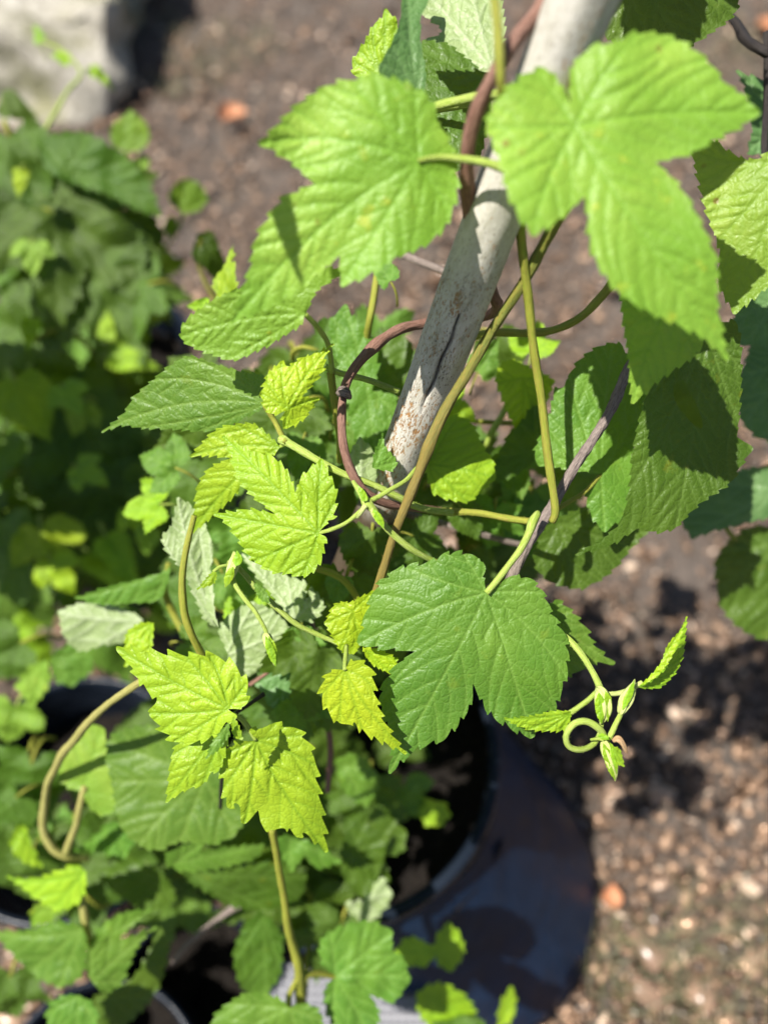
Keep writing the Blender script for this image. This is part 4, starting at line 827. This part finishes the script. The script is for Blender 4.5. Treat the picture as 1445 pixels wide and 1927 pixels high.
leaf(lo, [(110, 1460), (130, 1410), (165, 1365), (195, 1370, 't'), (215, 1440), (225, 1500), (200, 1535), (170, 1520), (155, 1490, 'n'), (125, 1480)], (160, 1480), [(190, 1375), (200, 1530), (115, 1462)], .52, 'near', (.0, .1), (0, 0, .05), 24, 6, 4.5, 3, seed=77, stalk=[(160, 1480, .52, 8), (150, 1520, .525, 9), (140, 1560, .535, 9.5), (125, 1605, .55, 10)], smat='straw')
leaf(lo, [(479, 1288, 't'), (500, 1262), (540, 1246), (575, 1250), (600, 1270, 't'), (590, 1292), (560, 1300), (545, 1320), (525, 1345, 't'), (505, 1325), (495, 1305)], (540, 1258), [(525, 1340), (482, 1288), (598, 1272)], .44, 'blue', (.0, .1), (0, 0, .12), 18, 5, 3, 2.6, seed=78)
leaf(lo, [(110, 1150, 't'), (150, 1136), (199, 1135), (245, 1150), (270, 1166, 'n'), (255, 1195), (225, 1210), (190, 1215), (150, 1225), (120, 1195)], (268, 1168), [(115, 1155, 190, 1170), (190, 1212), (200, 1138)], .50, 'mid', (.0, .1), (0, .2, .1), 22, 5, 4, 2.6, True, seed=79)
leaf(lo, [(140, 1125, 't'), (200, 1105), (260, 1090), (310, 1075), (322, 1060, 'n'), (315, 1100), (295, 1130), (240, 1135), (190, 1138)], (318, 1070), [(145, 1125, 230, 1110), (290, 1130)], .48, 'mid', (.0, .3), (0, 0, .05), 24, 4, 4, 2.6, seed=80)
leaf(lo, [(236, 1255, 't'), (235, 1215), (240, 1190), (262, 1173), (290, 1172, 'n'), (288, 1200), (283, 1225), (262, 1240)], (286, 1174), [(238, 1250), (240, 1195), (282, 1222)], .44, 'yellow', (.0, .1), (0, 0, .1), 14, 5, 3, 3, seed=81)
tube('stem', [(300, 1265, .40, 9), (262, 1285, .41, 9.5), (205, 1325, .43, 9.5), (150, 1378, .46, 9.5), (108, 1440, .50, 10), (86, 1500, .53, 10), (82, 1555, .545, 10), (98, 1595, .55, 9.5), (125, 1612, .555, 9), (165, 1615, .57, 8)], SM['straw'], lo, 14, .05, 60)
tube('stem', [(318, 1060, .48, 7), (310, 1110, .49, 8), (325, 1150, .5, 9), (345, 1190, .5, 9)], SM['olive'], lo, 10, .05)
tube('stem', [(150, 1680, .55, 10), (158, 1715, .555, 10), (165, 1745, .56, 10), (175, 1790, .57, 9)], SM['straw'], lo, 10, .05)
tube('stem', [(512, 1560, .44, 8), (525, 1630, .455, 9), (535, 1700, .47, 9.5), (548, 1770, .485, 10), (565, 1835, .50, 11), (570, 1890, .53, 9)], SM['olive'], lo, 12, .05, 60)

# ------------------------------------------------------------------ bottom leaves and the crowd inside the pot
rnd = random.Random(7)
bo = thing('hop_vine', P(560, 1500, .66), 'hop shoots filling the pot below the bright leaves, out of focus', 'climbing plant', 'bushy hop plants in pots')
def leafs(pl, rows):
    for r in rows: gl(pl, *r[:5], mat=r[5], shape=r[6], tu=r[7] if len(r) > 7 else 0, tv=r[8] if len(r) > 8 else 0, under=r[9] if len(r) > 9 else False, rnd=rnd)
T = dict(sp=4.2, relief=3.2)
def tl_(pl, o_, b_, tips, dd, mat, g=(0, 0), seed=0, tl=22, amp=7, under=False, bend=(.1, -.15, .12)):
    return leaf(pl, o_, b_, tips, dd, mat, g, bend, tl, amp, 4.2, 3.4, under, seed, wave=.02)
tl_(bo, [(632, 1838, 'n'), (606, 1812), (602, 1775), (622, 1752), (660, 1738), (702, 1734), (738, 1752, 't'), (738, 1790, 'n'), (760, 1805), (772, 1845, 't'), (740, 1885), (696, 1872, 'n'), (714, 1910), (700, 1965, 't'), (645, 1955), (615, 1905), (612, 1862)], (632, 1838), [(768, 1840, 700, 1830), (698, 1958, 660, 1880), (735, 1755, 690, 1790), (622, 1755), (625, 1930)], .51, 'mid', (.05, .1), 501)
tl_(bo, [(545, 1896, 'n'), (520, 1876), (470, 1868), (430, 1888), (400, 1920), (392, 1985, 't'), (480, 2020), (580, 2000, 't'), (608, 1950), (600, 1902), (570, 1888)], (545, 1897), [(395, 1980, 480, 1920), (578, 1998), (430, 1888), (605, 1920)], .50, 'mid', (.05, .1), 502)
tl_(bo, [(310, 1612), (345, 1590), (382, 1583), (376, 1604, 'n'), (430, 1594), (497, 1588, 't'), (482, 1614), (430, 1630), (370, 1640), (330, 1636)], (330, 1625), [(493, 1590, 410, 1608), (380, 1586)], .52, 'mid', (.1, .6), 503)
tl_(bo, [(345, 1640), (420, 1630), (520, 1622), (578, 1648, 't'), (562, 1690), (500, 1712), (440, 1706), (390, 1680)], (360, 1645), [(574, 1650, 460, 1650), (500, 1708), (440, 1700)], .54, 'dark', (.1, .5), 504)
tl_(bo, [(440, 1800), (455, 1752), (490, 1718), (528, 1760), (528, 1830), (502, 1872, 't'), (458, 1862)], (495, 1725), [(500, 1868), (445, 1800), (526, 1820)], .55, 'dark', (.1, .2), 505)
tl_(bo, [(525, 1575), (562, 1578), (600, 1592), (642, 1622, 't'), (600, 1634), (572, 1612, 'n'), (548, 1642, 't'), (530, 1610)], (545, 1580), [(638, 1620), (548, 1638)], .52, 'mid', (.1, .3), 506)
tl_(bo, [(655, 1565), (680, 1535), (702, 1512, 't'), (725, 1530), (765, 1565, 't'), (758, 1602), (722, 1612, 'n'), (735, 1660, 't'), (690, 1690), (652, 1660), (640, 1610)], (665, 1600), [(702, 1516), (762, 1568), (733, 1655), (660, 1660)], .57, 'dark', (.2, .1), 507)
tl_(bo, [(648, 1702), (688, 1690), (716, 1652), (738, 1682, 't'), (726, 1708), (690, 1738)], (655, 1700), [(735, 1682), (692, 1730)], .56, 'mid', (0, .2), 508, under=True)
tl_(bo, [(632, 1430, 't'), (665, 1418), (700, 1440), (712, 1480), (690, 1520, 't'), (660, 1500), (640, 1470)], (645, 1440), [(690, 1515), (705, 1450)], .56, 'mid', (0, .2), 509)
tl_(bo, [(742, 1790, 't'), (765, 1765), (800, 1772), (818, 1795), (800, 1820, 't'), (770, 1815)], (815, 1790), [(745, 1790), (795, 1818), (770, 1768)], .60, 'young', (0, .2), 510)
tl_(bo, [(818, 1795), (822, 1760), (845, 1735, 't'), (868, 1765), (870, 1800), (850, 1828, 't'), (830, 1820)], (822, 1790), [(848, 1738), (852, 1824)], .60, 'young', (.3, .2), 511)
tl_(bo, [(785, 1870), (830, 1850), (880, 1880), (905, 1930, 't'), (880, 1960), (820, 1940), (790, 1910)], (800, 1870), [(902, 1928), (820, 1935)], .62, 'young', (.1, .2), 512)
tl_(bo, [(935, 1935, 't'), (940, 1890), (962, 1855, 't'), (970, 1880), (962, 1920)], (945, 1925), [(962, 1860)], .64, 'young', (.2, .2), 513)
tl_(bo, [(790, 1530, 't'), (805, 1505), (835, 1512), (848, 1535, 't'), (825, 1555), (800, 1552)], (830, 1520), [(793, 1530), (845, 1534)], .62, 'young', (.0, .2), 514)
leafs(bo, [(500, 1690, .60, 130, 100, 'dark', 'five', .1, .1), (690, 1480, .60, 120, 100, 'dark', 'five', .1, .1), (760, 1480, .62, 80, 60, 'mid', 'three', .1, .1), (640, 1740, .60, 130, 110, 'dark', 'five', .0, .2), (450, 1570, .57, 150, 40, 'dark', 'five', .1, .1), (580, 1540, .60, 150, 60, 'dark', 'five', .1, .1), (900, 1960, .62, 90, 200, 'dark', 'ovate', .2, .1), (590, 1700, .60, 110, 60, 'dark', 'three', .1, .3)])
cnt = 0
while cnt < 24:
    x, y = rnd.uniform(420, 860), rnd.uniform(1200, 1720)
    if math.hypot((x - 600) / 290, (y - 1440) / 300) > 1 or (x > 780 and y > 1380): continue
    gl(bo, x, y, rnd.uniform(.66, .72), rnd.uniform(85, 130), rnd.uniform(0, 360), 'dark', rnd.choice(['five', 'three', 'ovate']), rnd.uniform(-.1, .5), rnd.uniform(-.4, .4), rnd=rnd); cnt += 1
tube('stem', [(560, 1838, .50, 8), (600, 1832, .51, 7), (634, 1838, .52, 7)], SM['olive'], bo, 10)
tube('stem', [(562, 1838, .50, 8), (545, 1870, .51, 7), (545, 1905, .52, 7)], SM['olive'], bo, 10)
tube('stem', [(560, 1830, .50, 8), (566, 1900, .55, 7), (590, 1700, .66, 8), (600, 1500, .76, 9)], SM['olive'], bo, 10)

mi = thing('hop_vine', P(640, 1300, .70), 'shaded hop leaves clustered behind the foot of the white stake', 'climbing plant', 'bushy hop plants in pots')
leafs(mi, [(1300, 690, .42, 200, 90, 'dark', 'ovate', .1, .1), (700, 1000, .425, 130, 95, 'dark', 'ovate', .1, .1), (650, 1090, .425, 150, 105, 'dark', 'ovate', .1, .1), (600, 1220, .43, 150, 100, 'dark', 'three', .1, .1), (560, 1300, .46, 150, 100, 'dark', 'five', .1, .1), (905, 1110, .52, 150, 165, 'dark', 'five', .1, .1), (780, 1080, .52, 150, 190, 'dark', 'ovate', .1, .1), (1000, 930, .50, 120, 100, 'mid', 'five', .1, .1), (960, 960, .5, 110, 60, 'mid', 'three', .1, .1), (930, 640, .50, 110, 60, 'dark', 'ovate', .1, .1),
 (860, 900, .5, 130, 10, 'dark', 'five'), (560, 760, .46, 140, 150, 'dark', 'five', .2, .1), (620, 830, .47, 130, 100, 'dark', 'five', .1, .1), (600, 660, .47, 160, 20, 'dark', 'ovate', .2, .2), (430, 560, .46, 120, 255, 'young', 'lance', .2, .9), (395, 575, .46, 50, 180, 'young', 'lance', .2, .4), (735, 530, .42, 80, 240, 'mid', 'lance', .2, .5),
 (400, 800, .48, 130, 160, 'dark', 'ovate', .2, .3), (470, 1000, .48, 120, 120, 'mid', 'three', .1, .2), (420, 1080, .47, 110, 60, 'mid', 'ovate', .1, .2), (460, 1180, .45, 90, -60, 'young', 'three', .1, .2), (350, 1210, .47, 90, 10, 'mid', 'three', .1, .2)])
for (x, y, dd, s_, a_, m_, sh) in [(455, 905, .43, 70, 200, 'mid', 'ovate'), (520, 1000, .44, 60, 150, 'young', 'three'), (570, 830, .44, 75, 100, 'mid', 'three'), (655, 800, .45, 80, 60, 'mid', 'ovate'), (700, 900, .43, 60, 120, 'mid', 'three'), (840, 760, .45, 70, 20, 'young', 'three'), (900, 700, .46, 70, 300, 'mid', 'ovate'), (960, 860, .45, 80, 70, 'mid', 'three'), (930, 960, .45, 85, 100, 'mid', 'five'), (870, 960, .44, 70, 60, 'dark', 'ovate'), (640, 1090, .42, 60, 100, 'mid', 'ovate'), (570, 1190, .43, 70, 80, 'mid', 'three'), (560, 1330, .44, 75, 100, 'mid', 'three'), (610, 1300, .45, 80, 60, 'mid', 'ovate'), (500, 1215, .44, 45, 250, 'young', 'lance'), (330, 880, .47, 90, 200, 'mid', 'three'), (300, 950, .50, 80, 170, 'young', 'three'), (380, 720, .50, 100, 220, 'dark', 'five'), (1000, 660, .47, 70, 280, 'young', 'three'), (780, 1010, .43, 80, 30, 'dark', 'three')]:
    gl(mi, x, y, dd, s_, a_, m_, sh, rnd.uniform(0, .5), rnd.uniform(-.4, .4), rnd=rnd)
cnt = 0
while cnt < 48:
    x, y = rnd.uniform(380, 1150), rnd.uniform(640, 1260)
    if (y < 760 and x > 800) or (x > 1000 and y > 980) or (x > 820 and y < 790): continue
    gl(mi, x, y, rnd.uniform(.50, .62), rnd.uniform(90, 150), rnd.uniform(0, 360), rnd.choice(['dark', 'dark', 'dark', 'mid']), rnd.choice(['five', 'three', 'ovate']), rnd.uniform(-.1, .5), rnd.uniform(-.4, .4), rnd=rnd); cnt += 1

# ------------------------------------------------------------------ plants at the left
lf = thing('hop_vine', P(60, 800, 1.0), 'dark bushy hop plant filling the left edge, blurred, with a thin shoot above', 'climbing plant', 'bushy hop plants in pots')
tl_(lf, [(72, 264, 't'), (110, 250), (160, 250), (205, 272), (252, 308), (288, 360), (304, 408, 't'), (265, 398), (215, 372), (160, 352), (118, 340, 'n'), (86, 312)], (122, 322), [(300, 402, 210, 330), (78, 266), (160, 254, 150, 290), (215, 368)], .70, 'mid', (-.05, .1), 701, 26, 8)
tl_(lf, [(78, 350, 'n'), (150, 362), (215, 388), (280, 398), (310, 440, 't'), (298, 468), (250, 474), (190, 462), (140, 490, 't'), (92, 420)], (84, 356), [(306, 440), (142, 484), (250, 470)], .735, 'dark', (.1, .1), 702, 26, 8)
tl_(lf, [(-20, 365), (55, 348, 'n'), (88, 400), (124, 505, 't'), (90, 545), (52, 485), (5, 520, 't'), (-20, 440)], (50, 352), [(118, 500), (5, 515)], .72, 'dark', (.1, .1), 703, 26, 8)
tl_(lf, [(246, 206, 't'), (274, 232), (281, 262), (264, 283), (237, 286, 'n'), (213, 272), (210, 240)], (237, 283), [(246, 210), (278, 250), (213, 250)], .76, 'near', (.0, .2), 704, 16, 4)
tl_(lf, [(250, 302, 't'), (266, 292), (281, 300), (278, 318), (262, 328, 'n')], (263, 325), [(253, 303), (278, 300)], .77, 'near', (.0, .2), 705, 12, 3)
tl_(lf, [(318, 366), (345, 337), (378, 348), (391, 376, 't'), (374, 396), (346, 402, 'n'), (326, 386)], (346, 398), [(388, 375), (345, 342), (322, 366)], .78, 'near', (.2, .2), 706, 16, 4)
tl_(lf, [(310, 418), (326, 408), (336, 428), (328, 450, 't'), (312, 440)], (318, 410), [(327, 446)], .79, 'near', (.2, .2), 707, 12, 3)
tl_(lf, [(372, 442, 't'), (398, 436), (416, 475), (446, 548, 't'), (412, 536), (386, 505), (362, 482)], (380, 450), [(442, 544), (368, 480)], .60, 'dark', (.4, .3), 708, 18, 5)
tube('stem', [(237, 283, .76, 3), (243, 310, .765, 3.5), (232, 350, .77, 4), (190, 400, .78, 4.5)], SM['green'], lf, 8)
tube('stem', [(263, 328, .77, 3), (258, 350, .775, 3), (235, 375, .78, 4)], SM['green'], lf, 8)
tube('stem', [(346, 400, .78, 3), (335, 430, .785, 3.5), (310, 470, .79, 4), (270, 520, .80, 4.5)], SM['green'], lf, 8)
tube('stem', [(380, 450, .60, 4), (372, 480, .605, 4.5), (385, 530, .61, 5), (420, 590, .60, 5)], SM['olive'], lf, 8)
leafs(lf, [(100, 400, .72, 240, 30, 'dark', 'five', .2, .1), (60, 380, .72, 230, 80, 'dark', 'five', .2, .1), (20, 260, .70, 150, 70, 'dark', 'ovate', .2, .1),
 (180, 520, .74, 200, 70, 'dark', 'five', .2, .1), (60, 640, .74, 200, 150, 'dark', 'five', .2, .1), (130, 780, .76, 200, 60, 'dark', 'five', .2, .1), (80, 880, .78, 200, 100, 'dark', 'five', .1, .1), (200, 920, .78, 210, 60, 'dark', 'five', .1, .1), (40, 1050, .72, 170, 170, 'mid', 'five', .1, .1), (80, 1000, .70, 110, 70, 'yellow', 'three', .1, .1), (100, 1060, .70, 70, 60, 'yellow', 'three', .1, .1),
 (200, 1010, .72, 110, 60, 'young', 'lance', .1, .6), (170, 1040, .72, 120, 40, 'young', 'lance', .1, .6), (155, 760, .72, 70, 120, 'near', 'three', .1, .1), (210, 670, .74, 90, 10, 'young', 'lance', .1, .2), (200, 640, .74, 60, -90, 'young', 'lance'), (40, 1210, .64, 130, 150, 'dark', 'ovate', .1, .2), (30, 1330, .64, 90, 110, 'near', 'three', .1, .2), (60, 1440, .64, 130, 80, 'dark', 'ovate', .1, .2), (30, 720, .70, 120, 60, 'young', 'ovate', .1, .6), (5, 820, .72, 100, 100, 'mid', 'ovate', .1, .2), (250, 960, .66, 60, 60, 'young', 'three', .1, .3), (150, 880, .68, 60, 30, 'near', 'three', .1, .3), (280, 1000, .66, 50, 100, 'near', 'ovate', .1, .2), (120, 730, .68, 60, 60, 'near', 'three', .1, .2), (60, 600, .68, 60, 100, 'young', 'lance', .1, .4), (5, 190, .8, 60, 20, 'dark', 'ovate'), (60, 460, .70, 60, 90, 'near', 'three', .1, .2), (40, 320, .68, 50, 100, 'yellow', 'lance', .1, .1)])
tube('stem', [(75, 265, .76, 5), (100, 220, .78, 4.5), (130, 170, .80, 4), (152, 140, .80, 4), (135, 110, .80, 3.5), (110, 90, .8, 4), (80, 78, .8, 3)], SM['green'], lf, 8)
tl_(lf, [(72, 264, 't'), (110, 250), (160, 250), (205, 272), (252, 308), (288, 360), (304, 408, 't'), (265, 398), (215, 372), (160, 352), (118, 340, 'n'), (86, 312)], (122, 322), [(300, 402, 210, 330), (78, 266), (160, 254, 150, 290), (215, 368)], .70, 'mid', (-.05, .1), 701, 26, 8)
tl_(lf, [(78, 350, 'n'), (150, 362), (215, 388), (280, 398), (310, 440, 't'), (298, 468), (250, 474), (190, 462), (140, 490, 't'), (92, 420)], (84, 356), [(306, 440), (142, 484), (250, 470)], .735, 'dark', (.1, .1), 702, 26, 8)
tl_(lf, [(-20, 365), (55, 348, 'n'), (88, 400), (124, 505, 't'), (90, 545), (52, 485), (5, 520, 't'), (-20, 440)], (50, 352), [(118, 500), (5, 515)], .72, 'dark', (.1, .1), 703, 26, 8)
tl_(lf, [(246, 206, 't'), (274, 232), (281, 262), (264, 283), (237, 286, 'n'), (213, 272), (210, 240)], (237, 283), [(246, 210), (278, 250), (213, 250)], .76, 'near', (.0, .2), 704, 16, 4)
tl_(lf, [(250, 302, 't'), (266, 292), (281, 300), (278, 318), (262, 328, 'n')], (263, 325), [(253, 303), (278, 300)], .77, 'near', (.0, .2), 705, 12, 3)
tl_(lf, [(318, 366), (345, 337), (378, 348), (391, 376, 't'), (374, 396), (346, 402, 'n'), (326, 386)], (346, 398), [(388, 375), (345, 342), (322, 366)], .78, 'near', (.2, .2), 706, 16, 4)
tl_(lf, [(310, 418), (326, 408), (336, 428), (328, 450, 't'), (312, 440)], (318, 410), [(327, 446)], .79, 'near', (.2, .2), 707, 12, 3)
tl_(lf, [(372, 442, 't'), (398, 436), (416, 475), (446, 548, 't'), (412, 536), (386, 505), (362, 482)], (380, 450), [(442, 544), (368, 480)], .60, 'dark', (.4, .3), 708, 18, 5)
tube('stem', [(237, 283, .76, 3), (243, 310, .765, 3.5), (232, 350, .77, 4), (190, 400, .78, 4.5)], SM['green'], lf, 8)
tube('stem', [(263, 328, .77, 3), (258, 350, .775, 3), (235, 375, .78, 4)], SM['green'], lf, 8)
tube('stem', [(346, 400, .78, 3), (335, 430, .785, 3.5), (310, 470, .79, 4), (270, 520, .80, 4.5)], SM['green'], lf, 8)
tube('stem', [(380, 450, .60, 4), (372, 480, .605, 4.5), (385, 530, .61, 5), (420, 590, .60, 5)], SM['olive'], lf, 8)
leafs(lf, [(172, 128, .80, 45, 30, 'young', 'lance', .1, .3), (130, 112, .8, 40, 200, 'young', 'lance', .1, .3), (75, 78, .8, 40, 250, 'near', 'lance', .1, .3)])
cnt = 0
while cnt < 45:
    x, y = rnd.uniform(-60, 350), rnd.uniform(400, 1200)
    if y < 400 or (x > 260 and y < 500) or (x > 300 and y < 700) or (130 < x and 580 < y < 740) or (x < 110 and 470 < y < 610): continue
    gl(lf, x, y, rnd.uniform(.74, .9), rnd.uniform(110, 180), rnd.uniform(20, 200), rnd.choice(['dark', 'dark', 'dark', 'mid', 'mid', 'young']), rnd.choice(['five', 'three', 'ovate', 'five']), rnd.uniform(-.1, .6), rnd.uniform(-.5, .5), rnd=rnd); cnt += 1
for k in range(9):                                     # the rest of that bush, left of the picture: it shades what is seen
    gl(lf, rnd.uniform(-760, -190), rnd.uniform(200, 900), rnd.uniform(.46, .54), rnd.uniform(250, 330), rnd.uniform(0, 360), 'dark', 'five', rnd.uniform(-.1, .3), rnd.uniform(-.3, .3), rnd=rnd)
bl = thing('hop_vine', P(170, 1800, .66), 'hop plant with small pointed leaves over a shiny pot rim, bottom left corner', 'climbing plant', 'bushy hop plants in pots')
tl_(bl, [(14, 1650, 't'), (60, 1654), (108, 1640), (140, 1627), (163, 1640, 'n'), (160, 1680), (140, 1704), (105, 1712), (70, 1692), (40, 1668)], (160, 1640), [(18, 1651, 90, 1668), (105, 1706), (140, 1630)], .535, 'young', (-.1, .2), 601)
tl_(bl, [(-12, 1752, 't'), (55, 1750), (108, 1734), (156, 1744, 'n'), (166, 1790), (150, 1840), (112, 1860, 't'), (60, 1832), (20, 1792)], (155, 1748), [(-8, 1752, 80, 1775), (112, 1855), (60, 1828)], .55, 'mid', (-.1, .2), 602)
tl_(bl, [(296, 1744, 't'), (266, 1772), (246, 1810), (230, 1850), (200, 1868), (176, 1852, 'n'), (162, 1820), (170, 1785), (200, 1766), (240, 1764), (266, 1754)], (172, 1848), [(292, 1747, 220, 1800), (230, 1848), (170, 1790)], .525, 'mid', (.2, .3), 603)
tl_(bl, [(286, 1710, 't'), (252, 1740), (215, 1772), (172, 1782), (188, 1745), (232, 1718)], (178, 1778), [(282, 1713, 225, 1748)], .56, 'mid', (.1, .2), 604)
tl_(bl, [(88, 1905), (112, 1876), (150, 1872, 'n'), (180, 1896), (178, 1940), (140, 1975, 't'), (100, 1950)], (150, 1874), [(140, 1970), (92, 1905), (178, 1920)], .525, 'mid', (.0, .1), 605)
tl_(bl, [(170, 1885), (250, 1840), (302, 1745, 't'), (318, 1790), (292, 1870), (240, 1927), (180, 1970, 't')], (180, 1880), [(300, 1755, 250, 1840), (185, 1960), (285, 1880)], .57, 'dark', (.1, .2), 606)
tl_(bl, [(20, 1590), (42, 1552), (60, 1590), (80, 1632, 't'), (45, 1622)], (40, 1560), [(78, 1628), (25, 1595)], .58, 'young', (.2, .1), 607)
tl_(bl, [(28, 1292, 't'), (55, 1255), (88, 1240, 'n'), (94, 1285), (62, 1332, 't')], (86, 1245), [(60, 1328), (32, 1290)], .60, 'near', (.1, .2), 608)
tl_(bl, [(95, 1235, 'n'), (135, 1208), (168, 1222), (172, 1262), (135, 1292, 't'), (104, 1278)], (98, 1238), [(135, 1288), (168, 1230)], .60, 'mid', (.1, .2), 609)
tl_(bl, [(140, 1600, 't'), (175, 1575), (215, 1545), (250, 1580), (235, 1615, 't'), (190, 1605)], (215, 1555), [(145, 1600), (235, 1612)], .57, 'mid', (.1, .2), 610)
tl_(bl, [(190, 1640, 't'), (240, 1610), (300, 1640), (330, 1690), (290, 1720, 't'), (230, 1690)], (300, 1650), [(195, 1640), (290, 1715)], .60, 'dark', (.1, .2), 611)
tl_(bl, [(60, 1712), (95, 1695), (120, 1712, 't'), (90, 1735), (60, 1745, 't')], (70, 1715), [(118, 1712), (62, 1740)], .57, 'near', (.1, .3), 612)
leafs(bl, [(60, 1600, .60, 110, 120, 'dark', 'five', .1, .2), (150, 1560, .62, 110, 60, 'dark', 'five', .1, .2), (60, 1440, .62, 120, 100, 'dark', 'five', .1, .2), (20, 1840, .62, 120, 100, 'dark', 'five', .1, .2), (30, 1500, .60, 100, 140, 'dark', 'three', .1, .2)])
cnt = 0
while cnt < 14:
    x, y = rnd.uniform(-40, 330), rnd.uniform(1280, 1700)
    if x > 90 and 1220 < y < 1370: continue
    gl(bl, x, y, rnd.uniform(.62, .72), rnd.uniform(90, 150), rnd.uniform(0, 360), rnd.choice(['dark', 'dark', 'dark', 'mid']), rnd.choice(['five', 'three', 'ovate']), rnd.uniform(-.1, .5), rnd.uniform(-.4, .4), rnd=rnd); cnt += 1
